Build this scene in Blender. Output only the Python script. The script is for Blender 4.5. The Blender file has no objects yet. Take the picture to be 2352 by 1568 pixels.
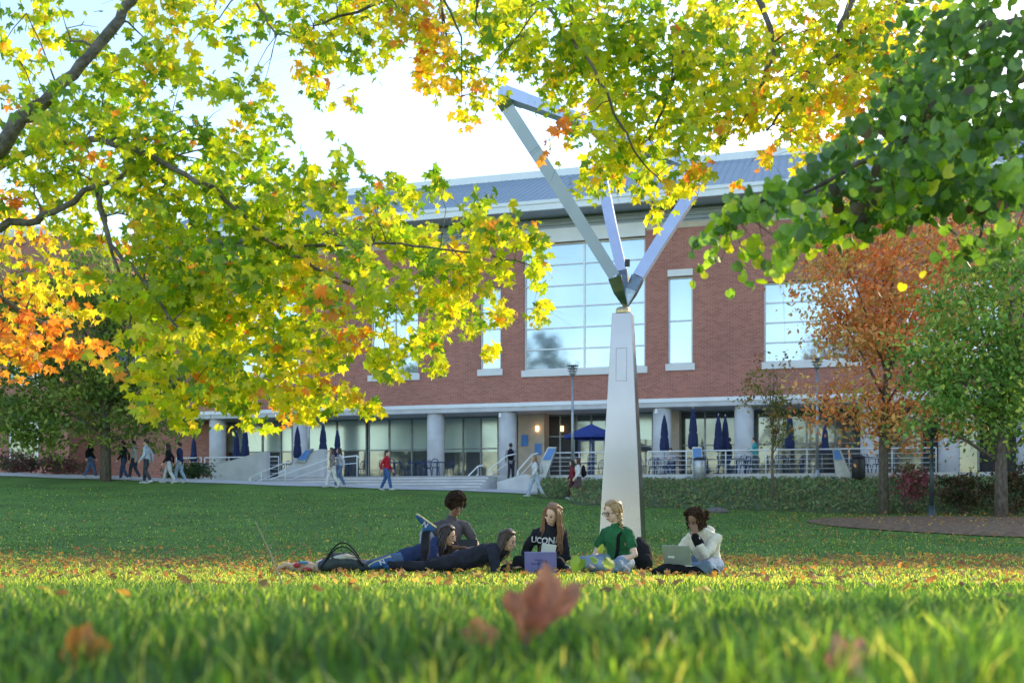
import bpy, math, random
import numpy as np
from mathutils import Vector as V
from mathutils.bvhtree import BVHTree
random.seed(7); rng=np.random.default_rng(7)
sc=bpy.context.scene; col=sc.collection
R_=math.radians
F=2287.; CX=1176.; HZ=1150.; ZC=.83
def P(px,py,d): return V(((px-CX)/F*d, d, ZC+(HZ-py)/F*d))
def PX(px,d): return (px-CX)/F*d

# ------------------------------------------------------------------ terrain height
def H(x,y):
    x=np.asarray(x,float); y=np.asarray(y,float)
    near=np.interp(y,[-1e4,1.5,3,5,8,11,13,16,1e5],[.58,.58,.50,.35,.14,0,-.05,-.12,-.12])
    R=np.interp(x,[-30,-22,-13,0,5,12,25],[2.1,2.05,1.75,1.35,.95,.7,.75])
    t=np.clip((y-16)/28,0,1.05)
    return near+R*t**1.5+.012*np.sin(x*1.3+y*.7)*np.clip(y/6,0,1)
def Hf(x,y): return float(H(x,y))

# ------------------------------------------------------------------ tags, helpers
def tag(o,label=None,cat=None,group=None,kind=None):
    if label: o['label']=label
    if cat: o['category']=cat
    if group: o['group']=group
    if kind: o['kind']=kind
    return o
def new_obj(name,me,parent=None,m=None):
    o=bpy.data.objects.new(name,me); col.objects.link(o)
    if m: me.materials.append(m)
    if parent: o.parent=parent
    return o
def empty(name,loc=(0,0,0),rz=0,label=None,cat=None,group=None):
    o=bpy.data.objects.new(name,None); col.objects.link(o)
    o.location=loc; o.rotation_euler=(0,0,rz); o.empty_display_size=.1
    return tag(o,label,cat,group)
def copy_tree(o,parent=None):
    c=o.copy(); col.objects.link(c)
    if parent: c.parent=parent
    for ch in list(o.children): copy_tree(ch,c)
    return c

class MB:
    def __init__(s): s.v=[]; s.f=[]
    def box(s,x0,x1,y0,y1,z0,z1):
        n=len(s.v)
        s.v+=[(x0,y0,z0),(x1,y0,z0),(x1,y1,z0),(x0,y1,z0),(x0,y0,z1),(x1,y0,z1),(x1,y1,z1),(x0,y1,z1)]
        s.f+=[tuple(n+i for i in q) for q in((0,3,2,1),(4,5,6,7),(0,1,5,4),(1,2,6,5),(2,3,7,6),(3,0,4,7))]
        return s
    def quad(s,a,b,c,d):
        n=len(s.v); s.v+=[tuple(a),tuple(b),tuple(c),tuple(d)]; s.f.append((n,n+1,n+2,n+3)); return s
    def prism(s,pts,off):
        n=len(s.v); k=len(pts); off=V(off)
        s.v+=[tuple(p) for p in pts]+[tuple(V(p)+off) for p in pts]
        s.f.append(tuple(range(n,n+k))); s.f.append(tuple(range(n+2*k-1,n+k-1,-1)))
        for i in range(k):
            j=(i+1)%k; s.f.append((n+i,n+k+i,n+k+j,n+j))
        return s
    def tube(s,pts,rads,n=8,side=None,rnd=False,phase=0.):
        pts=[V(p) for p in pts]
        if not isinstance(rads,(list,tuple)): rads=[rads]*len(pts)
        R=[(r,r) if not isinstance(r,(list,tuple)) else tuple(r) for r in rads]
        if rnd:
            t0=(pts[1]-pts[0]).normalized(); t1=(pts[-1]-pts[-2]).normalized()
            a0=[];r0=[];a1=[];r1=[]
            for a in (78,50,24):
                sn,cs=math.sin(R_(a)),math.cos(R_(a)); q=min(R[0]); a0.append(pts[0]-t0*q*sn); r0.append((R[0][0]*cs,R[0][1]*cs))
            for a in (24,50,78):
                sn,cs=math.sin(R_(a)),math.cos(R_(a)); q=min(R[-1]); a1.append(pts[-1]+t1*q*sn); r1.append((R[-1][0]*cs,R[-1][1]*cs))
            pts=a0+pts+a1; R=r0+R+r1
        u=V(side) if side is not None else None
        base=len(s.v); m=len(pts)
        for i in range(m):
            t=(pts[min(i+1,m-1)]-pts[max(i-1,0)])
            t=t.normalized() if t.length>1e-9 else V((0,0,1))
            if u is None:
                u=V((1,0,0)) if abs(t.x)<.8 else V((0,1,0))
            w=V(side) if side is not None else u
            w=w-t*w.dot(t)
            if w.length<1e-4: w=u-t*u.dot(t)
            if w.length<1e-4: w=t.orthogonal()
            u=w.normalized(); v=t.cross(u)
            for k in range(n):
                a=2*math.pi*k/n+phase
                s.v.append(tuple(pts[i]+u*(R[i][0]*math.cos(a))+v*(R[i][1]*math.sin(a))))
        for i in range(m-1):
            for k in range(n):
                a=base+i*n+k; b=base+i*n+(k+1)%n
                s.f.append((a,b,b+n,a+n))
        s.f.append(tuple(base+k for k in range(n-1,-1,-1)))
        s.f.append(tuple(base+(m-1)*n+k for k in range(n)))
        return s
    def ell(s,c,r,ax=((1,0,0),(0,1,0),(0,0,1)),nu=12,nv=8):
        c=V(c); X,Y,Z=[V(a) for a in ax]; b=len(s.v)
        s.v.append(tuple(c-Z*r[2]))
        for i in range(1,nv):
            th=math.pi*i/nv-math.pi/2
            for k in range(nu):
                a=2*math.pi*k/nu
                s.v.append(tuple(c+X*(r[0]*math.cos(th)*math.cos(a))+Y*(r[1]*math.cos(th)*math.sin(a))+Z*(r[2]*math.sin(th))))
        s.v.append(tuple(c+Z*r[2])); top=len(s.v)-1
        for k in range(nu):
            s.f.append((b,b+1+(k+1)%nu,b+1+k)); s.f.append((top,b+1+(nv-2)*nu+k,b+1+(nv-2)*nu+(k+1)%nu))
        for i in range(nv-2):
            for k in range(nu):
                a=b+1+i*nu+k; d=b+1+i*nu+(k+1)%nu; s.f.append((a,d,d+nu,a+nu))
        return s
    def lathe(s,prof,n=16,c=(0,0,0),pleat=0,np_=8):
        b=len(s.v)
        for r,z in prof:
            for k in range(n):
                a=2*math.pi*k/n; q=r*(1+pleat*math.cos(np_*a)); s.v.append((c[0]+q*math.cos(a),c[1]+q*math.sin(a),c[2]+z))
        for i in range(len(prof)-1):
            for k in range(n):
                a=b+i*n+k; d=b+i*n+(k+1)%n; s.f.append((a,d,d+n,a+n))
        s.f.append(tuple(b+k for k in range(n-1,-1,-1))); s.f.append(tuple(b+(len(prof)-1)*n+k for k in range(n)))
        return s
    def mesh(s,name):
        me=bpy.data.meshes.new(name); me.from_pydata(s.v,[],s.f); me.update(); return me
def obj(name,mb,m,parent=None,smooth=False):
    me=mb.mesh(name)
    if smooth: me.polygons.foreach_set('use_smooth',[True]*len(me.polygons))
    return new_obj(name,me,parent,m)
def recenter(o):
    me=o.data; n=len(me.vertices); co=np.empty(n*3); me.vertices.foreach_get('co',co); co=co.reshape(-1,3)
    c=np.array([(co[:,0].min()+co[:,0].max())/2,(co[:,1].min()+co[:,1].max())/2,co[:,2].min()])
    me.vertices.foreach_set('co',(co-c).ravel()); o.location=V(o.location)+V(c); me.update(); return o
FOLD=bpy.data.textures.new('fold','CLOUDS'); FOLD.noise_scale=.10
def solid(mb,name,m,parent,vox,sm=3,fold=0):
    me=mb.mesh(name); o=new_obj(name,me)
    md=o.modifiers.new('r','REMESH'); md.mode='VOXEL'; md.voxel_size=vox
    if sm:
        s=o.modifiers.new('s','SMOOTH'); s.factor=.5; s.iterations=sm
    if fold:
        d=o.modifiers.new('d','DISPLACE'); d.texture=FOLD; d.strength=fold; d.mid_level=.5
    dg=bpy.context.evaluated_depsgraph_get(); dg.update()
    m2=bpy.data.meshes.new_from_object(o.evaluated_get(dg))
    o.modifiers.clear(); o.data=m2; bpy.data.meshes.remove(me)
    m2.materials.clear(); m2.materials.append(m)
    m2.polygons.foreach_set('use_smooth',[True]*len(m2.polygons))
    if parent: o.parent=parent
    return o

# ------------------------------------------------------------------ materials
def nt(name):
    m=bpy.data.materials.new(name); m.use_nodes=True; t=m.node_tree; t.nodes.clear()
    o=t.nodes.new('ShaderNodeOutputMaterial'); return m,t,o
def mat(name,c,rough=.6,metal=0.,c2=None,nscale=5.,bump=0.,bscale=20.,spec=.5,emit=None,stretch=None):
    m,t,o=nt(name); N=t.nodes; L=t.links
    p=N.new('ShaderNodeBsdfPrincipled'); L.new(p.outputs[0],o.inputs[0])
    p.inputs['Base Color'].default_value=(*c,1); p.inputs['Roughness'].default_value=rough; p.inputs['Metallic'].default_value=metal
    p.inputs['Specular IOR Level'].default_value=spec
    if emit: p.inputs['Emission Color'].default_value=(*emit[0],1); p.inputs['Emission Strength'].default_value=emit[1]
    tc=N.new('ShaderNodeTexCoord'); vec=tc.outputs['Object']
    if stretch:
        mp=N.new('ShaderNodeMapping'); mp.inputs['Scale'].default_value=stretch; L.new(vec,mp.inputs[0]); vec=mp.outputs[0]
    c2=c2 or tuple(x*.72 for x in c)
    nz=N.new('ShaderNodeTexNoise'); nz.inputs['Scale'].default_value=nscale; nz.inputs['Detail'].default_value=5; L.new(vec,nz.inputs['Vector'])
    rp=N.new('ShaderNodeValToRGB'); rp.color_ramp.elements[0].position=.32; rp.color_ramp.elements[1].position=.68
    rp.color_ramp.elements[0].color=(*c2,1); rp.color_ramp.elements[1].color=(*c,1)
    L.new(nz.outputs[0],rp.inputs[0]); L.new(rp.outputs[0],p.inputs['Base Color'])
    if bump:
        n2=N.new('ShaderNodeTexNoise'); n2.inputs['Scale'].default_value=bscale; n2.inputs['Detail'].default_value=4; L.new(vec,n2.inputs['Vector'])
        b=N.new('ShaderNodeBump'); b.inputs['Strength'].default_value=bump; b.inputs['Distance'].default_value=.02
        L.new(n2.outputs[0],b.inputs['Height']); L.new(b.outputs[0],p.inputs['Normal'])
    return m
def leaf_mat(name,dif=.55,tra=1.0,mix=.6,gl=.05):
    m,t,o=nt(name); N=t.nodes; L=t.links
    a=N.new('ShaderNodeAttribute'); a.attribute_name='Col'
    tc=N.new('ShaderNodeTexCoord'); nz=N.new('ShaderNodeTexNoise'); nz.inputs['Scale'].default_value=30; L.new(tc.outputs['Object'],nz.inputs['Vector'])
    mr=N.new('ShaderNodeMapRange'); mr.inputs['To Min'].default_value=.75; mr.inputs['To Max'].default_value=1.2; L.new(nz.outputs[0],mr.inputs[0])
    def sc_(k):
        x=N.new('ShaderNodeVectorMath'); x.operation='SCALE'; L.new(a.outputs['Color'],x.inputs[0])
        mm=N.new('ShaderNodeMath'); mm.operation='MULTIPLY'; mm.inputs[1].default_value=k; L.new(mr.outputs[0],mm.inputs[0]); L.new(mm.outputs[0],x.inputs['Scale']); return x.outputs[0]
    d=N.new('ShaderNodeBsdfDiffuse'); L.new(sc_(dif),d.inputs[0])
    tr=N.new('ShaderNodeBsdfTranslucent'); L.new(sc_(tra),tr.inputs[0])
    mx=N.new('ShaderNodeMixShader'); mx.inputs[0].default_value=mix; L.new(d.outputs[0],mx.inputs[1]); L.new(tr.outputs[0],mx.inputs[2])
    g=N.new('ShaderNodeBsdfGlossy'); g.inputs['Roughness'].default_value=.45
    m2=N.new('ShaderNodeMixShader'); m2.inputs[0].default_value=gl; L.new(mx.outputs[0],m2.inputs[1]); L.new(g.outputs[0],m2.inputs[2])
    L.new(m2.outputs[0],o.inputs[0]); return m
def brick_mat():
    m,t,o=nt('brick'); N=t.nodes; L=t.links
    p=N.new('ShaderNodeBsdfPrincipled'); L.new(p.outputs[0],o.inputs[0]); p.inputs['Roughness'].default_value=.85
    tc=N.new('ShaderNodeTexCoord'); sx=N.new('ShaderNodeSeparateXYZ'); L.new(tc.outputs['Object'],sx.inputs[0])
    ad=N.new('ShaderNodeMath'); L.new(sx.outputs[0],ad.inputs[0]); L.new(sx.outputs[1],ad.inputs[1])
    cb=N.new('ShaderNodeCombineXYZ'); L.new(ad.outputs[0],cb.inputs[0]); L.new(sx.outputs[2],cb.inputs[1])
    b=N.new('ShaderNodeTexBrick'); L.new(cb.outputs[0],b.inputs['Vector']); b.inputs['Scale'].default_value=1
    b.inputs['Brick Width'].default_value=.30; b.inputs['Row Height'].default_value=.10; b.inputs['Mortar Size'].default_value=.010
    b.inputs['Color1'].default_value=(.45,.165,.115,1); b.inputs['Color2'].default_value=(.33,.108,.08,1); b.inputs['Mortar'].default_value=(.41,.275,.225,1)
    nz=N.new('ShaderNodeTexNoise'); nz.inputs['Scale'].default_value=.35; nz.inputs['Detail'].default_value=6; L.new(tc.outputs['Object'],nz.inputs['Vector'])
    mr=N.new('ShaderNodeMapRange'); mr.inputs['To Min'].default_value=.75; mr.inputs['To Max'].default_value=1.22; L.new(nz.outputs[0],mr.inputs[0])
    x=N.new('ShaderNodeVectorMath'); x.operation='SCALE'; L.new(b.outputs['Color'],x.inputs[0]); L.new(mr.outputs[0],x.inputs['Scale'])
    L.new(x.outputs[0],p.inputs['Base Color']); return m
def lawn_mat():
    m,t,o=nt('lawn'); N=t.nodes; L=t.links
    p=N.new('ShaderNodeBsdfPrincipled'); L.new(p.outputs[0],o.inputs[0]); p.inputs['Roughness'].default_value=.9; p.inputs['Specular IOR Level'].default_value=.2
    tc=N.new('ShaderNodeTexCoord')
    def noise(s,d=5):
        n=N.new('ShaderNodeTexNoise'); n.inputs['Scale'].default_value=s; n.inputs['Detail'].default_value=d; L.new(tc.outputs['Object'],n.inputs['Vector']); return n.outputs[0]
    def ramp(src,a,b,c0,c1):
        r=N.new('ShaderNodeValToRGB'); r.color_ramp.elements[0].position=a; r.color_ramp.elements[1].position=b
        r.color_ramp.elements[0].color=(*c0,1); r.color_ramp.elements[1].color=(*c1,1); L.new(src,r.inputs[0]); return r.outputs[0]
    c1=ramp(noise(14,8),.3,.7,(.07,.155,.03),(.17,.31,.055))
    c2=ramp(noise(.5,4),.35,.7,(.65,.65,.65),(1.15,1.12,1.0))
    x=N.new('ShaderNodeMix'); x.data_type='RGBA'; x.blend_type='MULTIPLY'; x.inputs[0].default_value=.8; L.new(c1,x.inputs[6]); L.new(c2,x.inputs[7])
    L.new(x.outputs[2],p.inputs['Base Color'])
    b=N.new('ShaderNodeBump'); b.inputs['Strength'].default_value=.9; b.inputs['Distance'].default_value=.05; L.new(noise(40,6),b.inputs['Height']); L.new(b.outputs[0],p.inputs['Normal'])
    return m
M=dict(
 white=mat('white_metal',(.8,.81,.82),.4,0,(.74,.75,.77),nscale=2), conc=mat('concrete',(.60,.59,.58),.85,0,(.49,.48,.48),1.5,.3,30),
 stone=mat('stone',(.60,.49,.37),.85,0,(.50,.41,.31),3), step=mat('step_stone',(.64,.63,.63),.85,0,(.54,.53,.53),2,.2), shaded_nosing=mat('shaded_step_edge',(.36,.36,.37),.85,0,(.30,.30,.31),2),
 roof=mat('roof_metal',(.25,.31,.37),.6,.0,(.22,.28,.34),.6), louver=mat('louver',(.50,.54,.60),.5,.0,(.45,.49,.55),nscale=1),
 glass=mat('window_glass',(.44,.50,.53),.05,.75,(.34,.41,.46),.25), glass2=mat('shopfront_glass',(.20,.23,.23),.05,.55,(.09,.11,.11),.5),
 shade=mat('shade_glass',(.50,.62,.59),.15,.25,(.40,.52,.51),.4), frame=mat('dark_frame',(.24,.26,.28),.4,.5), beige=mat('panel_beige',(.78,.76,.74),.8,0,(.70,.68,.66),1),
 steel=mat('brushed_steel',(.355,.325,.32),.26,.97,(.29,.27,.265),.8), seam=mat('steel_seam',(.26,.24,.23),.4,.8), mirror=mat('polished_steel',(.62,.66,.86),.2,.35,(.54,.58,.78),1.5),
 darksteel=mat('dark_steel',(.30,.33,.33),.2,.9,(.18,.2,.2),5), brass=mat('bronze',(.55,.42,.22),.35,.9),
 bark=mat('bark',(.18,.145,.11),.9,0,(.07,.055,.045),14,.8,40,stretch=(1,1,.4)), barkgrey=mat('bark_grey',(.22,.185,.15),.9,0,(.09,.075,.06),18,.9,50),
 navy=mat('navy_canvas',(.014,.026,.10),.8,0,(.010,.018,.07),6), blue=mat('blue_canvas',(.022,.05,.25),.8,0,(.016,.04,.2),6), navymetal=mat('navy_metal',(.02,.05,.16),.45,.3), bluesign=mat('blue_sign',(.09,.25,.58),.4,0,(.07,.2,.5),3),
 grey=mat('grey_metal',(.42,.44,.46),.4,.6), black=mat('black_metal',(.015,.017,.02),.5), mulch=mat('mulch',(.27,.15,.075),.95,0,(.10,.06,.03),7,1.,18),
 soil=mat('bed_soil',(.10,.13,.05),.95,0,(.06,.085,.035),3,.8,12), pave=mat('paving',(.55,.53,.50),.9,0,(.46,.44,.42),2), brick=brick_mat(), lawn=lawn_mat(),
 leaf=leaf_mat('maple_leaf',.6,1.4,.66,.03), kleaf=leaf_mat('round_leaf',.9,1.3,.5,.05), bleaf=leaf_mat('tree_leaf',1.,1.3,.5,.02), grass=leaf_mat('grass_blade',.7,1.55,.6,.05),
 dry=leaf_mat('dry_leaf',.9,1.05,.5,.03), lamp=mat('warm_lamp',(1,.8,.5),.5,emit=((1,.62,.25),4)), eyew=mat('eye_dark',(.03,.02,.015),.3), lip=mat('lips',(.42,.16,.14),.5),
 rock=mat('rock',(.16,.14,.13),.9,0,(.10,.09,.08),6,.5), silver=mat('laptop_silver',(.55,.55,.54),.35,.6), purple=mat('laptop_purple',(.30,.27,.58),.35,.2,(.25,.22,.52),8), sticker=mat('sticker',(.8,.8,.78),.6), screen=mat('screen',(.02,.025,.03),.15),
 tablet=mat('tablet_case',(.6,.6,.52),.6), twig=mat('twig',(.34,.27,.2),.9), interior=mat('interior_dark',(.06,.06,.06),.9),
)
_cl={}
def cloth(c,c2=None,ns=9.):
    k=(tuple(c),c2,ns)
    if k not in _cl: _cl[k]=mat('cloth',c,.9,0,c2 or tuple(x*.6 for x in c),ns,.35,70,spec=.15)
    return _cl[k]
_sk={}
def skin(c):
    if c not in _sk:
        m=mat('skin',c,.5,0,tuple(x*.88 for x in c),12,spec=.35); m.node_tree.nodes['Principled BSDF'].inputs['Subsurface Weight'].default_value=.08; _sk[c]=m
    return _sk[c]
_hm={}
def hairm(c,rough=.42):
    k=(c,rough)
    if k not in _hm: _hm[k]=mat('hair',c,rough,0,tuple(x*.45 for x in c),40,.3 if rough<.6 else 1.,90,stretch=(3,3,.4) if rough<.6 else None,spec=.5 if rough<.6 else .1)
    return _hm[k]

# ------------------------------------------------------------------ people
def ik(a,tg,l1,l2,pole):
    a=V(a); d=V(tg)-a; L=min(d.length,(l1+l2)*.995); L=max(L,abs(l1-l2)+.02); d.normalize(); e=a+d*L
    x=(l1*l1-l2*l2+L*L)/(2*L); h=math.sqrt(max(0,l1*l1-x*x)); p=V(pole); p=p-d*p.dot(d)
    p=p.normalized() if p.length>1e-5 else d.orthogonal().normalized()
    return a+d*x+p*h,e
def hand(mb,w,d,nrm,thumb,curl=.5):
    d=V(d).normalized(); nrm=V(nrm); nrm=(nrm-d*nrm.dot(d)).normalized(); t=V(thumb); t=(t-d*t.dot(d)-nrm*t.dot(nrm)).normalized()
    mb.tube([w-d*.02,w+d*.03,w+d*.085],[(.028,.022),(.037,.018),(.041,.014)],8,side=t,rnd=True)
    for off,L in ((.031,.074),(.0105,.084),(-.0105,.078),(-.031,.060)):
        p=w+d*.085+t*off; a=curl*.5; pts=[p-d*.02,p]
        for k,fr in enumerate((.45,.32,.23)):
            dr=d*math.cos(a)+nrm*math.sin(a); p=p+dr*L*fr; pts.append(p); a+=curl
        mb.tube(pts,[.0098,.0098,.009,.0085,.0075],7,rnd=True)
    b=w+d*.02+t*.028; dr=(d*.65+t*.75+nrm*.25).normalized(); p1=b+dr*.04; dr2=(d*.9+t*.25+nrm*.4).normalized(); p2=p1+dr2*.035
    mb.tube([b,p1,p2],[.013,.011,.009],7,rnd=True)
def person(label,loc,rz,J,look,main=False,k=1.):
    root=empty('person',loc,rz,label,'person'); root.scale=(k,k,k)
    vb=.0075 if main else .011; vc=.010 if main else .017
    g=J.get
    pel=V(J['pel']); ch=V(J['ch']); hd=V(J['head']); f=V(J['face']).normalized(); up=V(g('up',(0,0,1))); up=(up-f*up.dot(f)).normalized(); r=f.cross(up)
    hr=V(g('hipr',(1,0,0))).normalized(); sr=V(g('shr',g('hipr',(1,0,0)))).normalized(); sd=(ch-pel).normalized(); fw=sd.cross(sr)
    sw=look.get('sw',.165)
    B=MB(); T=MB(); TR=MB()
    bulk=look.get('bulk',1.)
    def torso(mb,e,top):
        L=ch-pel
        pts=[pel-sd*.06,pel+sd*.02,pel+L*.38,pel+L*.72,ch-sd*.01,ch+sd*top]
        mb.tube(pts,[(.13+e,.095+e),(.155+e,.11+e),(.125*bulk+e,.095*bulk+e),(.155*bulk+e,.115*bulk+e),(.14+e,.085+e),(.062+e*.6,.058+e*.6)],14,side=sr,rnd=True)
    torso(B,0,.055); torso(T,.02,.05)
    B.tube([ch,ch+sd*.05,hd-up*.06-f*.012],[.058,.05,.05],10,rnd=True)
    ax=(r,f,up)
    B.ell(hd+up*.02-f*.01,(.074,.092,.098),ax,16,12); B.ell(hd-up*.045+f*.02,(.058,.068,.07),ax,14,10); B.ell(hd-up*.092+f*.055,(.026,.024,.02),ax)
    B.tube([hd+up*.012+f*.082,hd-up*.018+f*.1,hd-up*.03+f*.104],[.009,.012,.014],8,rnd=True)
    B.ell(hd-up*.066+f*.082,(.024,.012,.012),ax)
    for sgn in(-1,1): B.ell(hd+r*sgn*.076-up*.012-f*.008,(.012,.02,.032),ax); B.ell(hd+r*sgn*.034-up*.02+f*.068,(.026,.02,.02),ax)
    wr={}
    for sgn,hk,pk in((-1,'hl','el'),(1,'hr','er')):
        s0=ch+sr*sgn*sw-sd*.03
        e,w=ik(s0,J[hk],.28,.245,g(pk,(sgn*.6,-.8,-.3)))
        s1=ch+sr*sgn*.09-sd*.015
        B.tube([s1,s0,(s0+e)/2,e,e*.6+w*.4,w],[.055,.05,.045,.038,.038,.027],9,rnd=True)
        fd=(w-e).normalized(); hdv=V(g('hd'+hk[1],fd)); hn=V(g('hn'+hk[1],-sr*sgn)); th=V(g('ht'+hk[1],fw*.8+up*.5))
        hand(B,w,hdv,hn,th,look.get('curl',.45)); wr[hk]=(w,e,hdv)
        sl=look.get('sleeve','long')
        if sl=='long': T.tube([s1,s0,(s0+e)/2,e,e*.5+w*.5,w-fd*.01],[.075,.072,.063,.056,.052,.042],10,rnd=True)
        else: T.tube([s1,s0,s0*.45+e*.55],[.075,.07,.066],10,rnd=True)
    for sgn,fk,pk in((-1,'fl','kl'),(1,'fr','kr')):
        h0=pel+hr*sgn*.085
        kn,an=ik(h0,J[fk],.43,.41,g(pk,(0,1,0)))
        B.tube([h0,(h0+kn)/2,kn,kn*.65+an*.35,an],[.085,.07,.052,.052,.036],10,rnd=True)
        e=look.get('leg',.016)
        TR.tube([pel+hr*sgn*.05,h0,(h0+kn)/2,kn,kn*.6+an*.4,an*.96+kn*.04],[.10,.1+e*.5,.082+e,.062+e,.058+e,.046+e],12,rnd=True)
        sv=(an-kn).normalized(); ft=V(g('ft'+fk[1],(0,1,0))).normalized(); dn=sv-ft*sv.dot(ft); dn=dn.normalized() if dn.length>.1 else V((0,0,-1))
        B.tube([an-ft*.03+dn*.045,an+ft*.06+dn*.05,an+ft*.15+dn*.06],[.032,.032,.025],8,rnd=True)
        B.tube([an,an+dn*.05],[.034,.034],8,rnd=True)
        s2=MB(); sdv=ft.cross(dn)
        s2.tube([an-ft*.045+dn*.045,an+ft*.04+dn*.045,an+ft*.12+dn*.056,an+ft*.175+dn*.062],[(.038,.046),(.042,.048),(.046,.034),(.036,.024)],10,side=sdv,rnd=True)
        s2.tube([an-dn*.01,an+dn*.05],[.046,.046],10,rnd=True)
        sh=solid(s2,'shoe',cloth(look.get('shoe',(.5,.5,.5))),root,.009,2)
        so=MB(); so.tube([an-ft*.07+dn*.085,an+ft*.05+dn*.082,an+ft*.13+dn*.085,an+ft*.195+dn*.08],[(.036,.014),(.04,.014),(.046,.013),(.028,.012)],10,side=sdv,rnd=True)
        obj('sole',so,cloth(look.get('sole',(.75,.75,.72))),sh,True)
        if look.get('mark') and main:
            sn_=sdv*(-1 if sdv.y>0 else 1)
            add_text('N',sh,cloth((.7,.72,.72)),an+ft*.05+dn*.04,sn_.cross(dn)*(1),-dn,.085,sn_,.053)
    TR.tube([pel-sd*.05,pel+sd*.07],[(.15,.115),(.15,.11)],14,side=hr,rnd=True)
    if look.get('hood'):
        T.ell(ch+sd*.03-fw*.07,(.12,.07,.075),(sr,fw,sd)); T.ell(ch+sd*.05,(.085,.08,.03),(sr,fw,sd))
    solid(B,'body',skin(look['skin']),root,vb,2)
    top=solid(T,'top',cloth(look['top'],look.get('top2'),look.get('tns',9.)),root,vc,3,.034 if main else 0)
    solid(TR,'trousers',cloth(look['bot']),root,vc,3,.028 if main else 0)
    for sgn in(-1,1):
        e=MB(); e.ell(hd+r*sgn*.034+f*.079-up*.001,(.016,.01,.008),ax,8,6); obj('eye',e,M['eyew'],root,True)
        if main:
            b=MB(); b.tube([hd+r*sgn*.016+f*.09+up*.02,hd+r*sgn*.034+f*.088+up*.026,hd+r*sgn*.054+f*.074+up*.019],[.004,.005,.003],6); obj('eyebrow',b,hairm(look['hair']),root)
    m_=MB(); m_.tube([hd-r*.024-up*.066+f*.086,hd-up*.066+f*.096,hd+r*.024-up*.066+f*.086],[.004,.008,.004],6,rnd=True); obj('lips',m_,M['lip'],root,True)
    st=look['style']; hm=hairm(look['hair'],.9 if st in('afro','bun') else .42); Hh=MB()
    if st=='afro':
        for i in range(420):
            z=random.uniform(-.35,1); a=random.uniform(0,2*math.pi); q=math.sqrt(1-z*z); d=r*(q*math.cos(a))+f*(q*math.sin(a))+up*z
            if d.dot(f)>.35 and d.dot(up)<.55: continue
            k_=random.uniform(.95,1.1); Hh.ell(hd+up*.035-f*.015+r*(d.dot(r)*.118*k_)+f*(d.dot(f)*.115*k_)+up*(d.dot(up)*.138*k_),(.019,.019,.019),ax,6,5)
        Hh.ell(hd+up*.04-f*.02,(.108,.105,.128),ax)
        obj('hair',Hh,hm,root,True)
    else:
        Hh.ell(hd+up*.035-f*.028,(.086,.096,.102),ax,18,12)
        Hh.tube([hd+up*.1+f*.03,hd+up*.12-f*.02,hd+up*.06-f*.1,hd-up*.03-f*.1],[(.06,.03),(.075,.03),(.08,.035),(.065,.03)],10,side=r,rnd=True)
        L=look.get('hl',.3); nl=look.get('nl',60 if main else 22); lim=look.get('lim',108)
        if st in('long','curly'):
            for i in range(nl):
                ph=R_(random.uniform(-lim,lim)); d=-f*math.cos(ph)+r*math.sin(ph); q=random.uniform(.9,1.2); LL=L*random.uniform(.65,1.1)
                j=lambda s:V((random.gauss(0,s),random.gauss(0,s),random.gauss(0,s)))
                a0=hd+up*random.uniform(.07,.125)+d*.05; a1=hd+up*.04+d*.092*q; a2=hd-up*.06+d*.098*q
                dr=V(g('hairdir',(0,0,-1)))
                a3=a2+dr*LL*.5+d*.025+j(.014); a4=a2+dr*LL+d*.01+j(.028)
                a3.z=max(a3.z,.03); a4.z=max(a4.z,.015)
                Hh.tube([a0,a1,a2,a3,a4],[.009,.010,.010,.008,.002] if main else [.016,.02,.02,.018,.006],6,rnd=True)
        if st=='bun':
            bc=hd+up*.005-f*.135-r*.03
            Hh.ell(bc,(.05,.05,.055),ax)
            for i in range(70):
                a=random.uniform(0,6.28); b=random.uniform(-1,1); q=math.sqrt(1-b*b); Hh.ell(bc+(r*q*math.cos(a)+up*q*math.sin(a)+f*b)*random.uniform(.045,.065),(.014,.014,.014),ax,6,5)
            for i in range(300):
                ph=R_(random.uniform(-132,132)); d=-f*math.cos(ph)+r*math.sin(ph); Hh.ell(hd+up*random.uniform(-.09,.135)+d*random.uniform(.07,.108),(.012,.012,.014),ax,6,5)
            for i in range(60):
                a=random.uniform(0,6.28); q=random.uniform(0,.075); Hh.ell(hd+up*random.uniform(.115,.145)-f*.015+r*q*math.cos(a)+f*q*math.sin(a),(.013,.013,.013),ax,6,5)
        if st=='braid':
            p=hd-f*.05-up*.075-r*.055; side=V(g('braid',(0,.1,-1))).normalized()
            for i in range(12):
                Hh.ell(p+side*(.03*i)+r*(.012*(-1)**i),(.025-.001*i,.023-.001*i,.024),ax,8,6)
            Hh.tube([hd+up*.06-f*.09,hd-f*.1-up*.03,p],[.06,.05,.035],8,rnd=True)
            for i in range(60):
                ph=R_(random.uniform(-120,120)); d=-f*math.cos(ph)+r*math.sin(ph); Hh.tube([hd+up*.1+d*.045,hd+up*.05+d*.092,hd-up*.01+d*.085-f*.03,p],[.006,.008,.008,.005],6,rnd=True)
        obj('hair',Hh,hm,root,True)
    return root,top,dict(hd=hd,f=f,up=up,r=r,ch=ch,sd=sd,sr=sr,fw=fw,pel=pel,wr=wr)
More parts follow.
